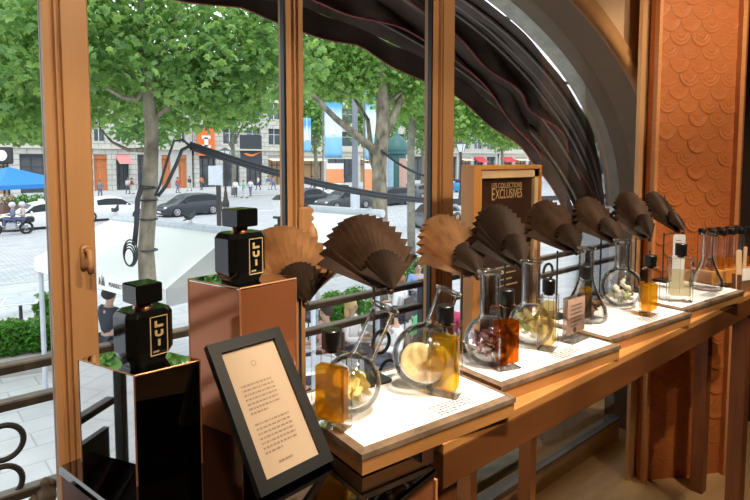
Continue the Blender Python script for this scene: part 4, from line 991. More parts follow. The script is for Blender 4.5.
trB = [(0, 0, 0)] + [rel(px, py, 13.0, bB) for px, py in ((380, 230), (379, 170), (383, 120), (382, 80), (378, 40), (374, -20))]
brB = [([rel(381, 155, 13, bB), rel(362, 140, 12.8, bB), rel(335, 118, 12.5, bB), rel(310, 92, 12, bB), rel(300, 75, 11.8, bB)], [0.12, 0.09, 0.07, 0.05, 0.03]),
       ([rel(383, 140, 13, bB), rel(394, 115, 13, bB), rel(405, 90, 13.2, bB), rel(414, 72, 13.4, bB)], [0.11, 0.09, 0.07, 0.04]),
       ([rel(381, 110, 13, bB), rel(392, 100, 13, bB), rel(402, 92, 13, bB)], [0.06, 0.05, 0.03]),
       ([rel(379, 180, 13, bB), rel(372, 160, 13.2, bB), rel(368, 120, 13.4, bB), rel(352, 95, 13.6, bB)], [0.08, 0.07, 0.05, 0.03]),
       ([rel(378, 60, 13, bB), rel(356, 40, 13, bB), rel(330, 10, 13, bB)], [0.08, 0.06, 0.03])]
RB = regs([(330, 70, 13, 1.2, 1.2, 0.7, 1.0), (385, 70, 13.5, 1.3, 1.2, 0.7, 0.8), (425, 85, 13.5, 1.0, 1.0, 0.7, 0.7), (300, 50, 12.5, 1.2, 1.2, 0.9, 1.0), (370, 20, 13, 2.4, 1.8, 0.9, 1.2)], bB)
tree('plane_tree', 'forked plane tree rising behind the second tent, banners beside it', bB, (trB, [0.20, 0.19, 0.17, 0.16, 0.13, 0.11, 0.07]), brB, RB, 7500, 0.135, M['leaf2'], M['bark'], 6)
bC = gnd(412, 20.0)
trC = [(0, 0, 0)] + [rel(px, py, 20, bC) for px, py in ((411, 200), (411, 150), (413, 110), (415, 70))]
RC = regs([(415, 85, 20, 2.0, 1.8, 1.3, 1), (470, 105, 20, 2.2, 1.8, 1.3, 1.2), (510, 120, 21, 1.8, 1.6, 1.0, 0.9), (450, 60, 20, 3, 2, 1.2, 1)], bC)
tree('plane_tree', 'slim pale-trunked tree right of the forked tree, crown spreading past the post', bC, (trC, [0.15, 0.14, 0.13, 0.11, 0.07]), [([rel(412, 120, 20, bC), rel(440, 100, 20, bC), rel(470, 90, 20, bC)], [0.08, 0.06, 0.03])], RC, 8500, 0.19, M['leaf2'], M['barkfar'], 8, True)
bD = gnd(-90, 7.6)
RD = regs([(-20, 50, 9, 1.8, 1.5, 1.0, 1), (20, 120, 10, 1.2, 1.2, 0.45, 0.5), (60, 60, 10, 1.6, 1.2, 1.0, 1.0)], bD)
tree('plane_tree', 'leafy tree at the far left, trunk out of view', bD, ([(0, 0, 0), (0.05, 0, 2.5), (0, 0, 5)], [0.16, 0.14, 0.08]), [], RD, 4500, 0.13, M['leaf'], M['bark'], 9)
# a row across the avenue
farl = ['behind the blue parasol', 'behind the wide post', 'right of the wide post', 'left of the orange flag shop', 'right of the orange flag shop', 'left of the slim post', 'behind the slim post', 'left of the banners', 'behind the forked tree', 'behind the poster column', 'left of the framed sign', 'behind the framed sign']
for k in range(12):
    s = 10 + 9.0 * k; r = random.Random(40 + k); n = 53.5 + r.uniform(-0.8, 0.8)
    b = Vector((s + r.uniform(-.5, .5), n, ZG)); h0 = r.uniform(4.6, 5.6)
    R_ = [((r.uniform(-.9, .9), r.uniform(-1.2, 1.2), h0 + r.uniform(1.5, 6)), (3.3, 3.0, 2.0), 1) for _ in range(6)]
    tree('avenue_tree', 'leafy tree across the avenue, ' + farl[k], b, ([(0, 0, 0), (0.1, 0, 3), (0, 0.1, 6), (0.2, 0, 9)], [0.26, 0.22, 0.18, 0.08]), [([(0, 0, 5), (1.2, 0.4, 7), (2.2, 0.8, 8.6)], [0.1, 0.08, 0.04]), ([(0, 0, 4.6), (-1.2, -0.4, 6.5), (-2.2, 0.2, 8)], [0.1, 0.08, 0.04])], R_, 1900, 0.55, M['leaffar'], M['barkfar'], 60 + k, False, 'trees across the avenue')
# ------------------------------------------------------------------ cables
def catenary(a, b, sag, n=16): return [a.lerp(b, k / n) - Vector((0, 0, sag * 4 * (k / n) * (1 - k / n))) for k in range(n + 1)]
ca = atz(190, 146, 6.3); cb = atz(480, 201, 10.0)
t = thing('cable_bundle', 'thick bundle of black cables strung from the near tree to the right', 'cable', ca)
for k in range(4):
    o_ = Vector((0.01 * (k % 2), 0.012 * (k // 2), 0.022 * k - 0.03)); m_ = MB(); m_.tube([p + o_ - ca for p in catenary(ca, cb, 0.20)] + [atz(640, 195, 12) + o_ - ca], 0.016, 6); m_.build('cable', M['cable'], t, True)
pts = [atz(px, py, z) for px, py, z in ((155, 196, 6.05), (160, 185, 6.05), (168, 158, 6.1), (174, 141, 6.15), (183, 140, 6.2), (190, 146, 6.3))]
m_ = MB(); m_.tube([p - ca for p in pts], 0.014, 6); m_.build('cable', M['cable'], t, True)
pts = [atz(px, py, z) for px, py, z in ((158, 196, 6.05), (166, 186, 6.05), (176, 165, 6.1), (182, 150, 6.15), (190, 146, 6.3))]
m_ = MB(); m_.tube([p - ca for p in pts], 0.02, 6); m_.build('cable', M['cable'], t, True)
t = thing('cable_coil', 'loose coil of black cable tied to the near tree trunk', 'cable', atz(140, 250, 6.05)); o_ = t.location.copy()
for k in range(3):
    pts = [atz(px + k * 1.5, py, 6.04 - 0.01 * k) for px, py in ((152, 187), (140, 186), (136, 200), (135, 225), (133, 245))]
    m_ = MB(); m_.tube([p - o_ for p in pts], 0.012, 6); m_.build('cable_run', M['cable'], t, True)
for k in range(4):
    c = atz(129 + k, 257 - k * 1.5, 6.02); r_ = 0.07 + 0.012 * k
    m_ = MB(); m_.tube([c - o_ + RT * (0.72 * r_ * math.cos(a)) + Vector((0, 0, 1.35 * r_ * math.sin(a))) - FH * 0.012 * k for a in [2 * PI * q / 24 for q in range(24)]], 0.008, 6, True); m_.build('loop', M['cable'], t, True)
for py in (188, 200, 219, 250):
    c = atz(148.5, py, 6.2) - o_; m_ = MB(); m_.tube([c + RT * 0.092 * math.cos(a) + FH * 0.092 * math.sin(a) for a in [2 * PI * q / 20 for q in range(20)]], 0.010, 6, True); m_.build('tie', M['cable'], t)
pa, pb = atz(381, 150, 12.8), atz(436, 178, 13)
t = thing('cable', 'black cable drooping from the forked tree to the right', 'cable', pa); m_ = MB(); m_.tube([p - pa for p in catenary(pa, pb, 0.12)] + [atz(500, 185, 13.5) - pa], 0.03, 6); m_.build('wire', M['cable'], t, True)
# ================================================================== buildings across the avenue
NBF = 72.0
stoneA = brickmat('banded_stone', (0.62, 0.60, 0.56), (0.56, 0.54, 0.50), (0.36, 0.35, 0.33), 1.0, 1.4, 0.62, 0.85, 0.05, (PI / 2, 0, 0))
stoneB = mat('cream_stone', (0.60, 0.57, 0.50), 0.85, var=0.08, ns=1.5)
stoneC = mat('grey_stone', (0.50, 0.49, 0.47), 0.85, var=0.08, ns=1.5)
orangep = colmat((0.62, 0.22, 0.08)); darkshop = colmat((0.05, 0.055, 0.07)); redp = colmat((0.60, 0.05, 0.06)); pinkp = colmat((0.85, 0.25, 0.25)); creamp = colmat((0.75, 0.68, 0.55)); warmlit = colmat((0.45, 0.28, 0.14))
def building(s0, s1, wm, bays, label):
    t = thing('shop_building', label, 'building', ((s0 + s1) / 2, NBF, ZG), 0, 'shop buildings across the avenue'); W = s1 - s0; nb = len(bays); bw = W / nb
    HG, HU, NU = 5.0, 3.7, 3; H = HG + HU * NU
    m_ = MB(); m_.box((0, 6.6, H / 2), (W, 12, H))                                   # body behind the openings
    for k in range(nb + 1):
        pw = 1.0 if 0 < k < nb else 0.7; x = -W / 2 + k * bw; x += 0.35 if k == 0 else (-0.35 if k == nb else 0)
        m_.box((x, 0.3, HG / 2), (pw, 0.6, HG)); m_.box((x, 0.32, HG + (H - HG) / 2), (pw * 1.3, 0.56, H - HG))
    m_.box((0, 0.3, HG - 0.35), (W, 0.62, 0.7))
    for u in range(NU): m_.box((0, 0.34, HG + HU * u + 0.45), (W, 0.54, 0.9)); m_.box((0, 0.34, HG + HU * (u + 1) - 0.25), (W, 0.54, 0.5))
    m_.build('wall', wm, t)
    m_ = MB(); m_.box((0, 0.15, HG + 0.08), (W, 0.9, 0.22)); m_.box((0, 0.1, H + 0.15), (W, 1.0, 0.4)); m_.build('cornice', stoneB, t)
    for k, sty in enumerate(bays):
        x = -W / 2 + (k + 0.5) * bw; w_ = bw - 1.0
        m_ = MB(); m_.box((x, 0.5, 1.95), (w_, 0.1, 3.9)); sw = m_.build('shop_window', {'o': orangep, 'w': warmlit}.get(sty, M['shopglass']), t)
        m_ = MB()
        for q in (-0.5, -0.17, 0.17, 0.5): m_.box((x + q * w_ * 0.96, 0.42, 1.95), (0.09, 0.12, 3.9))
        m_.box((x, 0.42, 2.9), (w_, 0.1, 0.09)); m_.build('frame', darkshop if sty != 'o' else orangep, sw)
        m_ = MB(); m_.box((x, 0.34, 4.2), (w_, 0.3, 0.75)); m_.build('shop_fascia', {'o': orangep, 'd': darkshop, 'r': redp, 'p': pinkp, 'c': creamp, 'w': stoneC}[sty], t)
        if sty in 'pr':
            m_ = MB(); m_.prism([(x - w_ / 2, 0.2, 4.4), (x - w_ / 2, -1.4, 3.2), (x - w_ / 2, 0.2, 3.9)], [(x + w_ / 2, 0.2, 4.4), (x + w_ / 2, -1.4, 3.2), (x + w_ / 2, 0.2, 3.9)]); m_.build('awning', pinkp if sty == 'p' else redp, t, recalc=True)
        if sty == 'w':
            m_ = MB(); m_.prism([(x - w_ / 2, 0.1, 3.9), (x - w_ / 2, -1.2, 3.5), (x - w_ / 2, 0.1, 3.75)], [(x + w_ / 2, 0.1, 3.9), (x + w_ / 2, -1.2, 3.5), (x + w_ / 2, 0.1, 3.75)]); m_.build('awning', creamp, t, recalc=True)
        for u in range(NU):
            z = HG + HU * u + 0.9 + 1.15
            m_ = MB(); m_.box((x, 0.55, z), (w_ * 0.92, 0.08, 2.3)); wd = m_.build('window', M['winglass'], t)
            m_ = MB(); m_.box((x, 0.47, z), (0.08, 0.08, 2.3)); m_.box((x, 0.47, z + 0.3), (w_ * 0.9, 0.08, 0.07))
            for q in (-0.46, 0.46): m_.box((x + q * w_, 0.47, z), (0.09, 0.08, 2.3))
            m_.build('window_frame', M['white'], wd)
    return t
building(2, 15.5, stoneA, 'cwd', 'banded stone shop building at far left behind the blue parasol')
building(16, 26, stoneA, 'dopd', 'banded stone building with an orange shopfront and pink awning')
bo = building(26.3, 31, stoneC, 'oo', 'grey building with bright orange ground floor right of the near trunk')
bf = building(31.3, 45.5, stoneA, 'dcdw', 'banded stone building with dark shopfronts and an orange sign flag')
building(46, 66, stoneB, 'wcw', 'cream stone building behind the slim window post')
building(66.5, 80, stoneB, 'wdw', 'cream stone building behind the blue banners')
building(80.5, 97, stoneC, 'dwrd', 'grey stone building behind the poster column')
building(97.5, 118, stoneB, 'rwdc', 'cream building behind the framed sign')
building(118.5, 145, stoneC, 'wdwd', 'grey building farthest right along the avenue')
# orange flag with a white block letter, and an orange tick mark
fp = onn(206, 142, 71.2); o = bf.location
m_ = MB(); c = fp - o; m_.box(c, (2.4, 0.1, 3.6)); fl = m_.build('sign_flag', colmat((0.80, 0.17, 0.04)), bf); fl['label'] = 'orange sign flag with a white block letter'
m_ = MB()
for dx, dz, w_, h_ in ((0, 0.62, 1.2, 0.45), (0, -0.62, 1.2, 0.45), (0, 0, 0.55, 1.2)): m_.box(c + Vector((dx, -0.07, dz)), (w_, 0.05, h_))
m_.build('letter', M['white'], fl)
sp_ = onn(252, 154.5, 71.9) - o
m_ = MB(); up_ = []; lo_ = []
for k in range(13):
    q = k / 12; x = -1.3 + 2.9 * q; yb = 0.9 * q * q - 0.55 * math.sin(PI * min(1, q * 1.6) * 0.6) + 0.1
    th = 0.42 * (1 - q) ** 0.8 * min(1, q * 5 + 0.1); up_.append((x, yb + th)); lo_.append((x, yb))
vv = lo_ + up_[::-1]
m_.prism([sp_ + Vector((x, -0.05, z)) for x, z in vv], [sp_ + Vector((x, 0.02, z)) for x, z in vv]); m_.build('logo_mark', colmat((0.85, 0.22, 0.05)), bf, recalc=True)
m_ = MB(); m_.box(onn(251, 150, 72.0) - o + Vector((0, 0, 0)), (3.4, 0.1, 4.2)); m_.build('dark_panel', darkshop, bf)

# ================================================================== cars
def car(label, pos, rz, col, Lc=4.3, Wc=1.78, Hc=1.46, style='sedan', taxi=False):
    t = thing('car', label, 'car', pos, rz)
    if style == 'hatch': st = [(-.5, .42, .44, .86), (-.485, .60, .64, .95), (-.40, .64, .92, 1), (-.25, .64, 1.0, 1), (0, .62, 1.0, 1), (.12, .60, .93, 1), (.29, .57, .61, 1), (.40, .52, .555, .97), (.475, .42, .45, .90), (.5, .33, .36, .80)]
    elif style == 'suv': st = [(-.5, .50, .52, .90), (-.49, .62, .68, .97), (-.44, .64, .94, 1), (-.3, .64, 1.0, 1), (0, .63, 1.0, 1), (.14, .62, .94, 1), (.27, .60, .64, 1), (.42, .57, .60, .98), (.485, .46, .50, .92), (.5, .36, .40, .85)]
    else: st = [(-.5, .46, .48, .86), (-.47, .60, .63, .94), (-.36, .64, .68, .98), (-.22, .64, .93, 1), (-.10, .63, 1.0, 1), (.04, .62, .99, 1), (.12, .61, .93, 1), (.26, .57, .61, 1), (.40, .53, .56, .97), (.475, .43, .46, .90), (.5, .34, .37, .80)]
    hw = Wc / 2; rings = []
    for x, zb, zt, wf in st:
        X = x * Lc; w = hw * wf; wr = w * (0.78 if zt - zb > 0.15 else 0.93)
        rings.append([(X, -w * 0.92, 0.17), (X, -w, Hc * 0.30), (X, -w * 1.0, Hc * (zb - .06)), (X, -w * 0.97, Hc * zb), (X, -wr, Hc * (zt - 0.03)), (X, -wr * 0.8, Hc * zt), (X, wr * 0.8, Hc * zt), (X, wr, Hc * (zt - 0.03)), (X, w * 0.97, Hc * zb), (X, w, Hc * (zb - .06)), (X, w, Hc * 0.30), (X, w * 0.92, 0.17)])
    m_ = MB(); n = 12; vs = [v for r_ in rings for v in r_]; fs = [tuple(range(n)), tuple(range((len(rings) - 1) * n + n - 1, (len(rings) - 1) * n - 1, -1))]
    for k in range(len(rings) - 1):
        for i in range(n): fs.append((k * n + i, k * n + n + i, k * n + n + (i + 1) % n, k * n + (i + 1) % n))
    m_.add(vs, fs); smooth_by_angle(m_.build('body', colmat(col, 0.35, 0.0, 0.25), t, recalc=True), 40)
    cab = [k for k, s_ in enumerate(st) if s_[2] - s_[1] > 0.2]; a, b = cab[0], cab[-1]
    def lerp(p, q, f): return tuple(p[i] + (q[i] - p[i]) * f for i in range(3))
    for sd, (i3, i4) in ((1, (8, 7)), (-1, (3, 4))):
        m_ = MB(); row = []
        for k in range(a, b + 1):
            lo = lerp(rings[k][i3], rings[k][i4], 0.12); hi = lerp(rings[k][i3], rings[k][i4], 0.90); row.append(((lo[0], lo[1] + sd * 0.012, lo[2]), (hi[0], hi[1] + sd * 0.012, hi[2])))
        lo = lerp(rings[b][i3], rings[b + 1][i3], 0.75); row.append(((lo[0], lo[1] + sd * .012 - sd * .03, lo[2] + 0.05), (lo[0] - 0.02, lo[1] + sd * .012 - sd * .03, lo[2] + 0.10)))
        m_.grid([[r_[0] for r_ in row], [r_[1] for r_ in row]]); m_.build('side_window', M['carglass'], t)
    m_ = MB(); f = lambda k, i, j, fr: lerp(rings[k][i], rings[j][i], fr)
    e = 0.012
    q = [f(b, 5, b + 1, 0.05), f(b, 6, b + 1, 0.05), f(b, 7, b + 1, 0.95), f(b, 4, b + 1, 0.95)]; m_.add([(x + e, y * 0.95, z + e) for x, y, z in q], [(0, 1, 2, 3)]); m_.build('windscreen', M['carglass'], t)
    m_ = MB(); q = [f(a, 5, a - 1, 0.05), f(a, 6, a - 1, 0.05), f(a, 7, a - 1, 0.85), f(a, 4, a - 1, 0.85)]; m_.add([(x - e, y * 0.92, z + e) for x, y, z in q], [(0, 1, 2, 3)]); m_.build('rear_window', M['carglass'], t)
    for x in (-.31 * Lc, .31 * Lc):
        for y in (-1, 1):
            R_ = Matrix.Rotation(PI / 2, 3, 'X'); m_ = MB(); m_.lathe([(0.20, -0.1), (0.30, -0.10), (0.325, -0.07), (0.325, 0.07), (0.30, 0.10), (0.20, 0.10)], (x, y * (hw - 0.09), 0.325), 22, R_, True); wh = m_.build('wheel', M['tyre'], t)
            m_ = MB(); yy = y * (hw + 0.015)
            for k in range(7): a_ = 2 * PI * k / 7; m_.tube([(x, yy, 0.325), (x + 0.19 * math.cos(a_), yy, 0.325 + 0.19 * math.sin(a_))], 0.028, 5)
            m_.tube([(x + 0.195 * math.cos(a_), yy, 0.325 + 0.195 * math.sin(a_)) for a_ in [2 * PI * k / 18 for k in range(18)]], 0.02, 5, True); m_.build('hub_cap', M['alloy'], wh)
    for y in (-1, 1):
        m_ = MB(); m_.ball((Lc * 0.468, y * hw * 0.68, Hc * 0.42), 0.13, 10, (0.8, 1.3, 0.6)); m_.build('headlight', M['headlamp'], t, True)
        m_ = MB(); m_.ball((-Lc * 0.485, y * hw * 0.74, Hc * 0.55), 0.11, 10, (0.5, 1.2, 0.8)); m_.build('tail_light', M['tail'], t, True)
        m_ = MB(); m_.ball((Lc * 0.16, y * (hw + 0.07), Hc * 0.66), 0.085, 8, (0.7, 1, 0.8)); m_.build('wing_mirror', colmat(col, 0.35, 0.0, 0.25), t, True)
    m_ = MB(); m_.box((Lc * 0.492, 0, Hc * 0.30), (0.05, Wc * 0.55, 0.16)); m_.build('grille', M['tyre'], t)
    m_ = MB(); m_.box((Lc * 0.503, 0, 0.34), (0.02, 0.5, 0.11)); m_.build('number_plate', M['white'], t)
    if taxi: m_ = MB(); m_.box((0, 0, Hc + 0.07), (0.16, 0.42, 0.14)); m_.build('roof_light', M['headlamp'], t)
    return t
ZR = ZG - 0.06
def gp(px, py): p = onz(px, py, ZR); return p
def gc(px, z): return gnd(px, z, ZR)
HD = 0.0
car('white taxi saloon parked at far left below the blue parasol', gp(42, 228), math.radians(185), (0.80, 0.81, 0.82), 4.5, taxi=True)
car('white saloon just right of the wide window post', gp(110, 219.3), math.radians(4), (0.74, 0.75, 0.77), 4.5)
car('black hatchback with a pale side stripe right of the near trunk', gp(189, 215), math.radians(186), (0.03, 0.035, 0.045), 4.2, style='hatch')
car('black saloon just right of the slim window post', gp(306, 206), math.radians(184), (0.035, 0.04, 0.05), 4.6)
car('dark navy saloon parked in front of the lamp post', gp(344, 209), math.radians(182), (0.05, 0.055, 0.065), 4.6)
car('black estate car partly behind the forked tree trunk', gp(388, 205), math.radians(182), (0.03, 0.035, 0.05), 4.5, style='suv')
car('white van-like car behind the black saloons', gc(328, 54), math.radians(180), (0.78, 0.79, 0.8), 4.4, style='suv')
car('silver grey car left of the third window post', gc(404, 56), math.radians(3), (0.25, 0.26, 0.28), 4.5)
car('dark grey car beside the poster column', gc(425, 54), math.radians(3), (0.10, 0.11, 0.12), 4.4, style='hatch')
car('bright blue car seen left of the framed sign', gc(469, 66), math.radians(5), (0.05, 0.25, 0.50), 4.3, style='hatch')
car('dark rounded car half hidden by the third window post', gc(436, 30), math.radians(60), (0.08, 0.085, 0.10), 4.3, style='hatch')
car('pale car behind the two standing men', gc(464, 25), math.radians(75), (0.30, 0.33, 0.33), 4.2, style='hatch')

# ================================================================== people
def skin_mesh(name, J, E, mt, parent, root, sub=1):
    keys = list(J); me = bpy.data.meshes.new(name); me.from_pydata([J[k][0] for k in keys], [(keys.index(a), keys.index(b)) for a, b in E], [])
    o = bpy.data.objects.new(name, me); COL.objects.link(o); o.parent = parent
    sk = o.modifiers.new('skin', 'SKIN'); sk.use_smooth_shade = True
    for i, k in enumerate(keys):
        sv = me.skin_vertices[0].data[i]; r = J[k][1]; sv.radius = r if isinstance(r, tuple) else (r, r); sv.use_root = (k == root)
    if sub: ss = o.modifiers.new('sub', 'SUBSURF'); ss.levels = sub; ss.render_levels = sub
    me.materials.append(mt); return o
def person(label, pos, yaw, pose, shirt, trousers, hair, skinc=(0.52, 0.32, 0.23), sc=1.0, near=False, long_hair=False, short_sleeve=False, group=None):
    t = thing('person', label, 'person', pos, yaw, group)
    sit = pose == 'sit'; dz = -0.44 if sit else 0.0
    def z(v): return (v + dz)
    J = {'pel': (Vector((0, 0, z(.93))), (.14, .11)), 'wai': (Vector((0, 0.0, z(1.08))), (.125, .10)), 'che': (Vector((0, 0, z(1.28))), (.15, .11)), 'nb': (Vector((0, -.005, z(1.43))), .075), 'ne': (Vector((0, .01, z(1.49))), .052), 'ja': (Vector((0, .03, z(1.555))), .072), 'he': (Vector((0, .025, z(1.635))), .098), 'cr': (Vector((0, .01, z(1.71))), .075)}
    E = [('pel', 'wai'), ('wai', 'che'), ('che', 'nb'), ('nb', 'ne'), ('ne', 'ja'), ('ja', 'he'), ('he', 'cr')]
    if near: J['no'] = (Vector((0, .135, z(1.625))), .017); E.append(('he', 'no'))
    walk = pose == 'walk'
    for s, n in ((-1, 'l'), (1, 'r')):
        sw = s * 0.16 if walk else 0
        J['sh' + n] = (Vector((s * .18, 0, z(1.395))), .06)
        if sit or pose == 'fold':
            J['el' + n] = (Vector((s * .25, .03, z(1.12))), .045); J['wr' + n] = (Vector((s * .14, .27, z(1.13))), .032); J['ha' + n] = (Vector((s * .10, .35, z(1.14))), (.035, .022))
        else:
            J['el' + n] = (Vector((s * .235, -.02 - sw * .5, z(1.12))), .045); J['wr' + n] = (Vector((s * .25, .03 - sw, z(.88))), .032); J['ha' + n] = (Vector((s * .25, .06 - sw, z(.79))), (.022, .038))
        E += [('che', 'sh' + n), ('sh' + n, 'el' + n), ('el' + n, 'wr' + n), ('wr' + n, 'ha' + n)]
        if near:
            h = J['ha' + n][0]; d = (h - J['wr' + n][0]).normalized(); side = Vector((1, 0, 0)) if abs(d.y) > abs(d.z) else Vector((0, 1, 0))
            for f in range(4):
                b_ = h + side * (0.024 * (f - 1.5)) + d * 0.02; ln = (0.062, 0.075, 0.07, 0.052)[f]
                J['f%d%s' % (f, n)] = (b_ + d * ln * 0.55 + Vector((0, 0, -0.004)), .009); J['g%d%s' % (f, n)] = (b_ + d * ln + Vector((0, -0.008, -0.014)), .008); E += [('ha' + n, 'f%d%s' % (f, n)), ('f%d%s' % (f, n), 'g%d%s' % (f, n))]
            J['t0' + n] = (h + side * (-s * 0.045) - d * 0.01, .011); J['t1' + n] = (h + side * (-s * 0.058) + d * 0.03, .009); E += [('ha' + n, 't0' + n), ('t0' + n, 't1' + n)]
        J['hi' + n] = (Vector((s * .09, 0, z(.88))), .095)
        if sit: J['kn' + n] = (Vector((s * .11, .44, .50)), .062); J['an' + n] = (Vector((s * .11, .42, .10)), .042); J['to' + n] = (Vector((s * .12, .58, .035)), .033)
        else: J['kn' + n] = (Vector((s * .10, .03 + sw * 0.9, .49)), .06); J['an' + n] = (Vector((s * .10, sw * 1.5 - (.04 if walk else 0), .09)), .04); J['to' + n] = (Vector((s * .11, .15 + sw * 1.5, .035)), .033)
        E += [('pel', 'hi' + n), ('hi' + n, 'kn' + n), ('kn' + n, 'an' + n), ('an' + n, 'to' + n)]
    if sc != 1.0: J = {k: (v[0] * sc, v[1]) for k, v in J.items()}
    skin_mesh('body', J, E, colmat(skinc), t, 'pel', 2 if near else 1)
    def sub(keys, extra, f=1.0):
        J2 = {}
        for k in keys:
            r = J[k][1]; r = r if isinstance(r, tuple) else (r, r); J2[k] = (J[k][0], (r[0] * f + extra, r[1] * f + extra))
        return J2, [e for e in E if e[0] in J2 and e[1] in J2]
    arms = ['shl', 'ell', 'shr', 'elr'] + ([] if short_sleeve else ['wrl', 'wrr'])
    J2, E2 = sub(['pel', 'wai', 'che', 'nb'] + arms, 0.016); J2['nb'] = (J2['nb'][0] - Vector((0, 0, .02)), .078)
    if not short_sleeve: pass
    skin_mesh('shirt', J2, E2, colmat(shirt), t, 'che')
    J2, E2 = sub(['pel', 'hil', 'knl', 'anl', 'hir', 'knr', 'anr'], 0.014); skin_mesh('trousers', J2, E2, colmat(trousers), t, 'pel')
    for n in 'lr':
        a = J['an' + n][0]; b = J['to' + n][0]; m_ = MB(); m_.ball((a * 0.4 + b * 0.6) * 1.0 + Vector((0, 0, -0.0)), 0.075, 10, (0.6, 1.9, 0.62)); o = m_.build('shoe', M['tyre'], t, True)
        mz = min(v.co.z for v in o.data.vertices)
        for v in o.data.vertices: v.co.z -= mz
    h = J['he'][0]; m_ = MB(); m_.ball(h + Vector((0, -0.022, 0.03)), 0.112, 14, (0.98, 1.0, 0.92))
    if long_hair: m_.ball(h + Vector((0, -0.07, -0.10)), 0.10, 10, (1.05, 0.6, 1.5)); 
    m_.build('hair', colmat(hair), t, True)
    if near:
        for s in (-1, 1):
            m_ = MB(); m_.ball(h + Vector((s * .035, .092, .005)), 0.011, 8); m_.build('eye', M['tyre'], t, True)
        m_ = MB(); m_.ball(h + Vector((0, .092, -.058)), 0.02, 8, (1.1, .4, .35)); m_.build('mouth', colmat((0.45, 0.16, 0.14)), t, True)
    return t
TOCAM = lambda p: math.atan2(-p.y, -p.x) - PI / 2
dk = (0.03, 0.025, 0.02)
p_ = gnd(104, 8.8); person('standing person in a dark suit under the tent edge, seen from the side', p_, TOCAM(p_) + 2.2, 'fold', (0.025, 0.03, 0.045), (0.02, 0.022, 0.03), dk, sc=0.93, near=True)
for a in ((458, 20.5, 'standing man in a purple-blue shirt, left of two beside the sign', (0.28, 0.30, 0.52), 0.2), (468.5, 19.5, 'standing man in a pale blue shirt, right of two beside the sign', (0.50, 0.64, 0.85), -0.2)):
    p_ = gnd(a[0], a[1]); person(a[2], p_, TOCAM(p_) + a[4], 'stand', a[3], (0.1, 0.1, 0.13), (0.12, 0.09, 0.07), near=True)
seats = [(350, 9.4, 'seated woman with long blonde hair between the balustrade rails', (0.80, 0.74, 0.72), (0.62, 0.42, 0.18), True, 1.1),
         (308, 11.5, 'seated dark-haired person in pale pink just right of the slim post', (0.70, 0.55, 0.52), dk, False, 0.6),
         (419, 13.0, 'seated man in a blue shirt far back on the terrace', (0.22, 0.34, 0.62), (0.05, 0.04, 0.03), False, 0.1),
         (426, 9.6, 'seated person in a bright green top behind the round flask', (0.12, 0.55, 0.20), (0.10, 0.06, 0.04), False, -2.4),
         (401, 11.4, 'seated person with auburn hair left of the green top', (0.75, 0.74, 0.76), (0.32, 0.12, 0.06), False, -2.0),
         (452, 9.8, 'seated dark-haired person in crimson behind the yellow bottle', (0.45, 0.03, 0.10), dk, True, 2.5),
         (396, 8.9, 'seated person in a white shirt beside the iron rings', (0.82, 0.82, 0.84), dk, False, -1.2),
         (326, 9.0, 'seated person in pink at the white bistro table', (0.72, 0.42, 0.40), (0.05, 0.03, 0.02), False, -1.0)]
chair_lab = ['with the blonde woman on it', 'with the pale pink sitter on it', 'with the blue-shirted man on it', 'with the green-topped sitter on it', 'with the auburn-haired sitter on it', 'with the crimson sitter on it', 'with the white-shirted sitter on it', 'at the white bistro table']
ch0 = None
for (px, z_, lab, sh, hr, lh, tw), cl in zip(seats, chair_lab):
    p_ = gnd(px, z_); yw = TOCAM(p_) + tw
    person(lab, p_, yw, 'sit', sh, (0.08, 0.08, 0.11), hr, near=True, long_hair=lh)
    if ch0 is None:
        c_ = thing('terrace_chair', '', 'chair', p_, yw, 'terrace chairs')
        m_ = MB(); m_.cbox((0, 0.05, 0.385), (0.44, 0.44, 0.03), 0.012); m_.build('seat', M['rail'], c_)
        m_ = MB(); m_.box((0, -0.19, 0.66), (0.42, 0.025, 0.42)); m_.build('backrest', M['rail'], c_)
        for sx_ in (-1, 1):
            for sy_ in (-0.18, 0.25): m_ = MB(); m_.tube([(sx_ * 0.20, sy_, 0), (sx_ * 0.19, sy_, 0.37)], 0.013, 6); m_.build('leg', M['iron'], c_)
        ch0 = c_
    else:
        c_ = ch0.copy(); COL.objects.link(c_)
        for q in list(ch0.children): d = q.copy(); COL.objects.link(d); d.parent = c_
        c_.location = p_; c_.rotation_euler = (0, 0, yw)
    c_['label'] = 'dark terrace chair ' + cl
# bistro tables
def bistro(px, z_, label, top):
    p_ = gnd(px, z_); t = thing('bistro_table', label, 'table', p_, -0.3, 'bistro tables on the terrace')
    m_ = MB(); m_.cbox((0, 0, 0.735), (0.68, 0.68, 0.03), 0.02); m_.build('table_top', top, t)
    m_ = MB(); m_.cbox((0, 0, 0.752), (0.56, 0.56, 0.006), 0.01); m_.build('inlay', M['gutter'], t)
    m_ = MB(); m_.lathe([(0.0, 0), (0.24, 0), (0.23, 0.03), (0.04, 0.06), (0.03, 0.72), (0, 0.72)], (0, 0, 0), 16); m_.build('pedestal', M['iron'], t)
bistro(317, 7.9, 'white-rimmed bistro table behind the golden bottle', M['white'])
bistro(384, 13.6, 'white bistro table beside the blonde woman', M['white'])
bistro(438, 8.6, 'white bistro table behind the yellow bottle', M['white'])
bistro(14, 11.5, 'white bistro table behind the left hedge', M['white'])
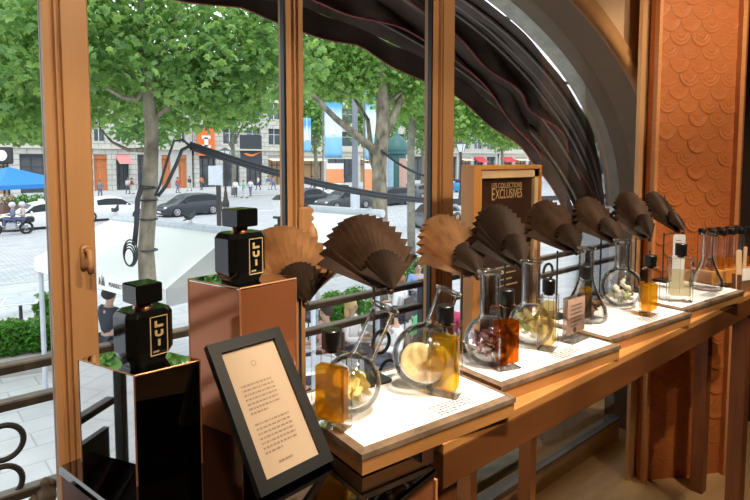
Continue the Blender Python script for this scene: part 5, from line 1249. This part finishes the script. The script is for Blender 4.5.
# strollers on the far pavement
fw_ = [(235, 197, 'far stroller in a white shirt, left of three on the crossing', (.85, .85, .83)), (243, 198, 'far stroller in a teal and red top, middle of three', (.10, .45, .42)), (250, 196, 'far stroller in white and black, right of three', (.7, .7, .72)), (258, 189, 'far walker in a cream dress near the dark shopfront', (.75, .68, .6)), (268, 188, 'far walker in blue beside the slim post', (.12, .2, .4)), (273, 189, 'far walker in grey hard by the slim post', (.3, .3, .33)), (201, 190, 'far walker in orange outside the orange flag shop', (.7, .25, .1)), (189, 191, 'far walker in black outside the orange flag shop', (.05, .05, .06)), (177, 193, 'far walker in red right of the near trunk', (.55, .12, .12)), (127, 194, 'far walker in pale grey at the pink awning shop', (.6, .6, .62)), (131, 194, 'far walker in dark red at the pink awning shop', (.35, .1, .1)), (99, 198, 'far walker in slate grey beside the wide post', (.25, .25, .28)), (312, 187, 'far walker in brown right of the slim post', (.3, .2, .14)), (318, 187, 'far walker in navy right of the slim post', (.1, .12, .22)), (343, 186, 'far walker in white by the banners', (.8, .8, .8))]
for k, (px, py, lab, sh) in enumerate(fw_):
    zz = 3.65 * F / (py - 160); p_ = gnd(px, min(zz, 69))
    person(lab, p_, TOCAM(p_) + (k * 1.7), 'walk', sh, [(.1, .1, .14), (.6, .58, .55), (.15, .18, .3)][k % 3], [dk, (.2, .12, .06)][k % 2], group='people walking across the avenue')

# ================================================================== motorbike with two riders
pm = gp(11, 235); t = thing('motorbike', 'black motorbike carrying two riders at the far left', 'motorbike', pm, math.radians(184))
for x in (-0.68, 0.68):
    m_ = MB(); m_.tube([(x + 0.27 * math.cos(a), 0, 0.31 + 0.27 * math.sin(a)) for a in [2 * PI * k / 20 for k in range(20)]], 0.06, 8, True); wh = m_.build('wheel', M['tyre'], t, True)
    m_ = MB()
    for k in range(6): a = PI * k / 3; m_.tube([(x, 0, 0.31), (x + 0.24 * math.cos(a), 0, 0.31 + 0.24 * math.sin(a))], 0.015, 5)
    m_.build('spokes', M['alloy'], wh)
m_ = MB(); m_.ball((0.2, 0, 0.78), 0.2, 12, (1.5, 0.7, 0.7)); m_.build('tank', M['blackgloss'], t, True)
m_ = MB(); m_.cbox((-0.38, 0, 0.74), (0.85, 0.28, 0.12), 0.05); m_.build('seat', M['blacksatin'], t)
m_ = MB(); m_.cbox((0.02, 0, 0.45), (0.5, 0.32, 0.38), 0.06); m_.build('engine', M['alloy'], t)
m_ = MB(); m_.tube([(0.68, 0.05, 0.31), (0.48, 0.05, 0.98)], 0.03, 6); m_.tube([(0.68, -0.05, 0.31), (0.48, -0.05, 0.98)], 0.03, 6); m_.tube([(0.42, -0.35, 1.02), (0.5, 0, 1.0), (0.42, 0.35, 1.02)], 0.018, 6); m_.build('fork_and_handlebar', M['steel'], t)
m_ = MB(); m_.ball((0.62, 0, 0.9), 0.12, 10); m_.build('headlamp', M['headlamp'], t, True)
m_ = MB(); m_.cbox((-0.85, 0, 0.72), (0.35, 0.42, 0.3), 0.06); m_.build('rear_case', M['blacksatin'], t)
m_ = MB(); m_.tube([(0.1, -0.2, 0.3), (-0.8, -0.22, 0.36)], 0.05, 8); m_.build('exhaust', M['alloy'], t, True)
Rz = Matrix.Rotation(math.radians(184), 3, 'Z')
for k, (x, sh, lab) in enumerate(((-0.12, (.12, .16, .26), 'front motorbike rider in a navy jacket and pale helmet'), (-0.55, (.45, .40, .34), 'rear motorbike rider in a tan jacket and pale helmet'))):
    r_ = person(lab, pm + Rz @ Vector((x, 0, 0.34)), math.radians(184) - PI / 2, 'sit', sh, (.08, .1, .2), dk, sc=0.95)
    m_ = MB(); m_.ball((0, 0.02, 1.16), 0.145, 14, (0.95, 1.08, 1.0)); m_.build('helmet', colmat((.55, .56, .55), 0.3), r_, True)

# ================================================================== street furniture
tp = gnd(8, 41); t = thing('blue_parasol', 'big blue square cafe parasol at the far left', 'parasol', tp, 0.5)
m_ = MB(); zt, ze = 3.15, 1.95; w_ = 3.0; cor = [Vector((sx_ * w_, sy_ * w_, ze)) for sx_, sy_ in ((-1, -1), (1, -1), (1, 1), (-1, 1))]
for k in range(4): m_.add([cor[k], cor[(k + 1) % 4], (0, 0, zt)], [(0, 1, 2)]); m_.add([cor[k], cor[(k + 1) % 4], cor[(k + 1) % 4] - Vector((0, 0, .3)), cor[k] - Vector((0, 0, .3))], [(0, 1, 2, 3)])
cn = m_.build('canopy', colmat((0.03, 0.22, 0.62)), t); sd = cn.modifiers.new('s', 'SOLIDIFY'); sd.thickness = 0.02
m_ = MB(); m_.tube([(0, 0, 0), (0, 0, zt)], 0.05, 8); m_.build('pole', M['iron'], t)
m_ = MB(); m_.box((0, 0, 0.06), (0.9, 0.9, 0.12)); m_.build('base', M['iron'], t)
for k, (px, lab) in enumerate(((6, 'leftmost terrace planter below the blue parasol'), (21, 'middle leafy planter below the blue parasol'), (36, 'right leafy planter below the blue parasol'))):
    p_ = gnd(px, 38); t = thing('planter', lab, 'planter', p_, 0.4, 'planters below the blue parasol')
    m_ = MB(); m_.box((0, 0, 0.35), (1.0, 0.6, 0.7)); m_.build('box', colmat((.16, .09, .07)), t)
    m_ = MB(); foliage(m_, [((0, 0, 0.95), (0.55, 0.4, 0.42), 1)], 300, 0.17, random.Random(k), False); m_.build('foliage', M['hedge'] if k else colmat((.45, .36, .22)), t)
# kerbside clock sign
p_ = gnd(3, 44); t = thing('round_clock_sign', 'round white sign on a dark post at the far left edge', 'sign', p_, math.atan2(FH.y, FH.x) - PI / 2)
m_ = MB(); m_.tube([(0, 0, 0), (0, 0, 3.6)], 0.07, 8); m_.build('post', M['iron'], t)
m_ = MB(); m_.cbox((0, 0, 4.0), (1.6, 0.25, 1.3), 0.1); m_.build('case', M['iron'], t)
m_ = MB(); m_.cyl((0, -0.14, 4.0), 0.42, 0.05, 24, Matrix.Rotation(PI / 2, 3, 'X')); m_.build('disc', M['white'], t)
# lamp post and banners
p_ = gnd(355, 39); t = thing('lamp_post', 'tall dark grey lamp post beside the blue banners', 'lamp post', p_)
m_ = MB(); m_.lathe([(0.30, 0), (0.30, 1.6), (0.22, 1.75), (0.20, 5), (0.16, 10.5), (0, 10.5)], (0, 0, 0), 14); m_.build('pole', colmat((.16, .18, .21), 0.5), t, True)
m_ = MB(); m_.lathe([(0.33, 0.0), (0.33, 1.4), (0.24, 1.5)], (0, 0, 0), 14); m_.build('base_sleeve', M['gutter'], t)
for px, y0, y1, zz, wd, lab in ((333, 92, 158, 48, 1.5, 'left sky-blue street banner, left of the lamp post'), (374, 88, 160, 46, 1.4, 'right sky-blue street banner, behind the forked tree'), (307, 118, 152, 52, 0.7, 'narrow blue street banner at the slim post')):
    a = atz(px, y0, zz); b = atz(px, y1, zz); p_ = Vector((a.x, a.y, ZG)); yw = math.atan2(RT.y, RT.x)
    t = thing('street_banner', lab, 'banner', p_, yw, 'blue street banners')
    z0, z1 = b.z - ZG, a.z - ZG
    m_ = MB(); m_.tube([(-wd / 2 - 0.12, 0, 0), (-wd / 2 - 0.12, 0, z1 + 0.3)], 0.06, 8); m_.build('pole', M['steel'], t)
    m_ = MB(); n = 10; m_.grid([[(-wd / 2 + wd * k / n, 0.06 * math.sin(k * 0.9 + j * 0.4), z0 + (z1 - z0) * j / 12) for k in range(n + 1)] for j in range(13)])
    bm_ = bpy.data.materials.get('banner_cloth')
    if not bm_:
        bm_, t2, o2 = nt('banner_cloth'); g2 = t2.nodes.new('ShaderNodeTexCoord'); s2 = t2.nodes.new('ShaderNodeSeparateXYZ'); t2.links.new(g2.outputs['Generated'], s2.inputs[0])
        b2 = t2.nodes.new('ShaderNodeBsdfPrincipled'); b2.inputs['Roughness'].default_value = 0.8; t2.links.new(ramp(t2, s2.outputs[2], [(0.0, (.20, .48, .78)), (0.3, (.28, .56, .84)), (0.36, (.72, .84, .92)), (0.62, (.62, .78, .92)), (0.8, (.10, .38, .78)), (1.0, (.12, .42, .82))]), b2.inputs['Base Color']); t2.links.new(b2.outputs[0], o2.inputs[0])
    bn = m_.build('cloth', bm_, t, True); sd = bn.modifiers.new('s', 'SOLIDIFY'); sd.thickness = 0.01
    m_ = MB(); zc = z0 + (z1 - z0) * 0.36; m_.prism([(-0.2, -0.10, zc), (0.2, -0.10, zc), (0.05, -0.10, zc + 1.0), (0.01, -0.10, zc + 2.2), (-0.01, -0.10, zc + 2.2), (-0.05, -0.10, zc + 1.0)], [(-0.2, -0.08, zc), (0.2, -0.08, zc), (0.05, -0.08, zc + 1.0), (0.01, -0.08, zc + 2.2), (-0.01, -0.08, zc + 2.2), (-0.05, -0.08, zc + 1.0)]); m_.build('printed_spire', colmat((.85, .88, .9)), bn)
for px, lab in ((335, 'left orange hoarding panel below the banners'), (372, 'right orange hoarding panel behind the forked tree')):
    p_ = gnd(px, 60); t = thing('hoarding', lab, 'hoarding', p_, 0.0, 'orange hoardings')
    m_ = MB(); m_.box((0, 0, 1.6), (2.2, 0.15, 2.2)); m_.build('panel', colmat((.85, .33, .14)), t); m_ = MB(); m_.box((0, 0, 3.0), (2.2, 0.14, 0.6)); m_.build('header', M['white'], t)
    for x in (-0.9, 0.9): m_ = MB(); m_.box((x, 0, 0.3), (0.1, 0.1, 0.6)); m_.build('leg', M['iron'], t)
# poster column
p_ = gnd(397, 50); t = thing('poster_column', 'dark green domed poster column right of the forked tree', 'advertising column', p_)
gm = colmat((.04, .13, .12), 0.5)
m_ = MB(); m_.lathe([(0.95, 0), (0.95, 0.5), (0.8, 0.6), (0.8, 4.1), (1.05, 4.2), (1.05, 4.5), (0, 4.5)], (0, 0, 0), 20); m_.build('drum', gm, t)
m_ = MB(); m_.lathe([(1.1, 4.5), (1.1, 4.65), (0.95, 5.0), (0.75, 5.4), (0.45, 5.7), (0.15, 5.85), (0.08, 6.2), (0, 6.35)], (0, 0, 0), 20); m_.build('dome', gm, t, True)
for k in range(3):
    a0 = 2 * PI * k / 3; m_ = MB(); m_.grid([[(0.84 * math.cos(a0 + q * 0.3), 0.84 * math.sin(a0 + q * 0.3), z_) for q in range(6)] for z_ in (0.9, 3.8)]); m_.build('poster', [creamp, colmat((.35, .5, .6)), colmat((.5, .3, .25))][k], t)
# street lanterns
def lantern(px, zz, h, label, glass=True):
    p_ = gnd(px, zz); t = thing('street_lantern', label, 'lamp post', p_, 0.3)
    m_ = MB(); m_.lathe([(0.28, 0), (0.28, 0.35), (0.18, 0.6), (0.14, 1.0), (0.09, 1.3), (0.07, h * 0.8), (0.12, h * 0.82), (0, h * 0.82)], (0, 0, 0), 12); m_.build('post', M['iron'], t, True)
    m_ = MB(); a, b = 0.16, 0.30; z0, z1 = h * 0.83, h * 0.95
    m_.prism([(-a, -a, z0), (a, -a, z0), (a, a, z0), (-a, a, z0)], [(-b, -b, z1), (b, -b, z1), (b, b, z1), (-b, b, z1)]); m_.build('lantern_glass', M['headlamp'], t)
    m_ = MB(); m_.prism([(-b * 1.1, -b * 1.1, z1), (b * 1.1, -b * 1.1, z1), (b * 1.1, b * 1.1, z1), (-b * 1.1, b * 1.1, z1)], [(-.05, -.05, h), (.05, -.05, h), (.05, .05, h), (-.05, .05, h)])
    for sx_ in (-1, 1):
        for sy_ in (-1, 1): m_.tube([(sx_ * a, sy_ * a, z0), (sx_ * b, sy_ * b, z1)], 0.025, 5)
    m_.build('cap', M['iron'], t)
lantern(225, 44, 4.6, 'ornate iron street lantern right of the black hatchback')
lantern(461, 46, 5.2, 'ornate iron street lantern left of the framed sign')
lantern(408, 52, 5.2, 'ornate iron street lantern behind the poster column')
p_ = gnd(218, 22); t = thing('street_sign', 'grey notice board on a dark post behind the white tent', 'sign', p_, 0.75 - PI / 2)
m_ = MB(); m_.box((0, 0, 1.7), (0.16, 0.10, 3.4)); m_.build('post', M['iron'], t)
m_ = MB(); m_.box((-0.1, -0.04, 3.05), (0.55, 0.06, 0.75)); m_.build('board', M['gutter'], t)
# lantern lamp hanging over the first tent
p_ = atz(279, 222, 12.0); t = thing('terrace_lamp', 'grey glazed lamp on a bracket beside the slim post', 'lamp', (p_.x, p_.y, p_.z), 0.2)
m_ = MB(); m_.prism([(-.07, -.07, .13), (.07, -.07, .13), (.07, .07, .13), (-.07, .07, .13)], [(-.10, -.10, .48), (.10, -.10, .48), (.10, .10, .48), (-.10, .10, .48)]); m_.build('lamp_glass', M['headlamp'], t)
m_ = MB(); m_.prism([(-.11, -.11, .48), (.11, -.11, .48), (.11, .11, .48), (-.11, .11, .48)], [(-.03, -.03, .58), (.03, -.03, .58), (.03, .03, .58), (-.03, .03, .58)]); m_.box((0, 0, 0.10), (.18, .18, .05)); m_.build('lamp_cap', M['iron'], t)
m_ = MB(); m_.tube([(0, 0, .09), (0, 0, -0.12), (0.12, 0, -0.2), (0.10, 0, -1.0), (0.1, 0, ZG - p_.z)], 0.035, 8); m_.cbox((0, 0, -0.1), (.2, .14, .1), .02); m_.build('post', M['iron'], t, True)
# pigeons on the tent gutter
def pigeon(pos, yaw, label):
    t = thing('pigeon', label, 'bird', pos, yaw); t.scale = (0.72, 0.72, 0.72)
    J = {'b': (Vector((0, 0, .11)), .055), 'c': (Vector((.07, 0, .14)), .05), 'n': (Vector((.10, 0, .20)), .026), 'h': (Vector((.115, 0, .235)), .027), 'bk': (Vector((.155, 0, .228)), .006), 't': (Vector((-.09, 0, .08)), (.03, .018)), 'tt': (Vector((-.19, 0, .06)), (.035, .008))}
    skin_mesh('body', J, [('b', 'c'), ('c', 'n'), ('n', 'h'), ('h', 'bk'), ('b', 't'), ('t', 'tt')], colmat((.05, .055, .065)), t, 'b')
    for s in (-1, 1):
        m_ = MB(); m_.tube([(0.01, s * .025, .08), (0.015, s * .025, 0.0), (0.04, s * .025, 0.0)], 0.006, 5); m_.build('leg', colmat((.45, .15, .12)), t)
        m_ = MB(); m_.ball((-.03, s * .05, .125), .05, 8, (1.9, .3, .8)); m_.build('wing', colmat((.07, .075, .085)), t, True)
def on_ridge(f): return ra1.lerp(ap1, f) + Vector((0, 0, 0.08))
pigeon(on_ridge(0.70), math.radians(20), 'dark pigeon perched on the first tent ridge, right of the trunk')
pigeon(on_ridge(0.04), math.radians(-80), 'dark pigeon perched at the left end of the first tent ridge')
# hedges and low planting on the terrace
def hedge(label, a, b, w_, h_, n, seed):
    c = (a + b) / 2; d = (b - a); t = thing('hedge', label, 'hedge', (c.x, c.y, ZG), math.atan2(d.y, d.x)); L_ = d.length; r = random.Random(seed)
    m_ = MB(); m_.box((0, 0, 0.16), (L_, w_, 0.32)); m_.build('trough', colmat((.35, .34, .32)), t)
    m_ = MB(); k = max(2, int(L_ / 0.4)); foliage(m_, [((-L_ / 2 + L_ * (q + .5) / k, 0, 0.32 + (h_ - 0.32) / 2), (L_ / k * 0.75, w_ * 0.55, (h_ - 0.3) * 0.6), 1) for q in range(k)], n, 0.075, r, False); m_.build('foliage', M['hedge'], t)
hedge('clipped green hedge at the left behind the balustrade', gnd(-45, 9.2), gnd(75, 10.0), 0.5, 0.88, 6000, 1)
hedge('looser green bush behind the clipped hedge', gnd(30, 11.8), gnd(62, 12.2), 0.6, 0.80, 1500, 2)
hedge('green hedge behind the blonde woman', gnd(322, 10.6), gnd(364, 11.4), 0.5, 1.05, 3200, 3)
hedge('dark green hedge behind the green-topped sitter', gnd(395, 14.6), gnd(440, 15.4), 0.5, 1.0, 2200, 4)
t = thing('glass_screen', 'low clear glass screen on the terrace at the left', 'screen', gnd(20, 13.2), 0.3)
for k in range(3):
    m_ = MB(); m_.box((-1.3 + 1.3 * k, 0, 0.55), (1.24, 0.02, 1.0)); m_.build('glass_panel', M['pane'], t)
for k in range(4): m_ = MB(); m_.box((-1.95 + 1.3 * k, 0, 0.55), (0.05, 0.05, 1.1)); m_.build('post', M['alloy'], t)
# ================================================================== daylight
w = bpy.data.worlds.new('sky'); S.world = w; w.use_nodes = True
t_ = w.node_tree; bg = t_.nodes['Background']
tc = t_.nodes.new('ShaderNodeTexCoord'); sp = t_.nodes.new('ShaderNodeSeparateXYZ'); t_.links.new(tc.outputs['Generated'], sp.inputs[0])
c_ = ramp(t_, sp.outputs[2], [(0.0, (0.80, 0.86, 0.92)), (0.25, (0.90, 0.94, 0.98)), (0.8, (0.86, 0.93, 1.0))])
t_.links.new(c_, bg.inputs[0]); bg.inputs[1].default_value = 1.9
sl = bpy.data.lights.new('sun', 'SUN'); sl.energy = 1.7; sl.angle = math.radians(25); sl.color = (1.0, 0.97, 0.92)
so = bpy.data.objects.new('sun', sl); COL.objects.link(so); so.rotation_euler = Vector((0.35, 0.45, -1)).to_track_quat('-Z', 'Y').to_euler()
# freeze modifiers into the meshes
bpy.context.view_layer.update()
dg = bpy.context.evaluated_depsgraph_get()
for o in list(COL.objects):
    if o.type == 'MESH' and len(o.modifiers):
        me = bpy.data.meshes.new_from_object(o.evaluated_get(dg)); o.modifiers.clear(); nm = o.data.name; o.data = me; me.name = nm
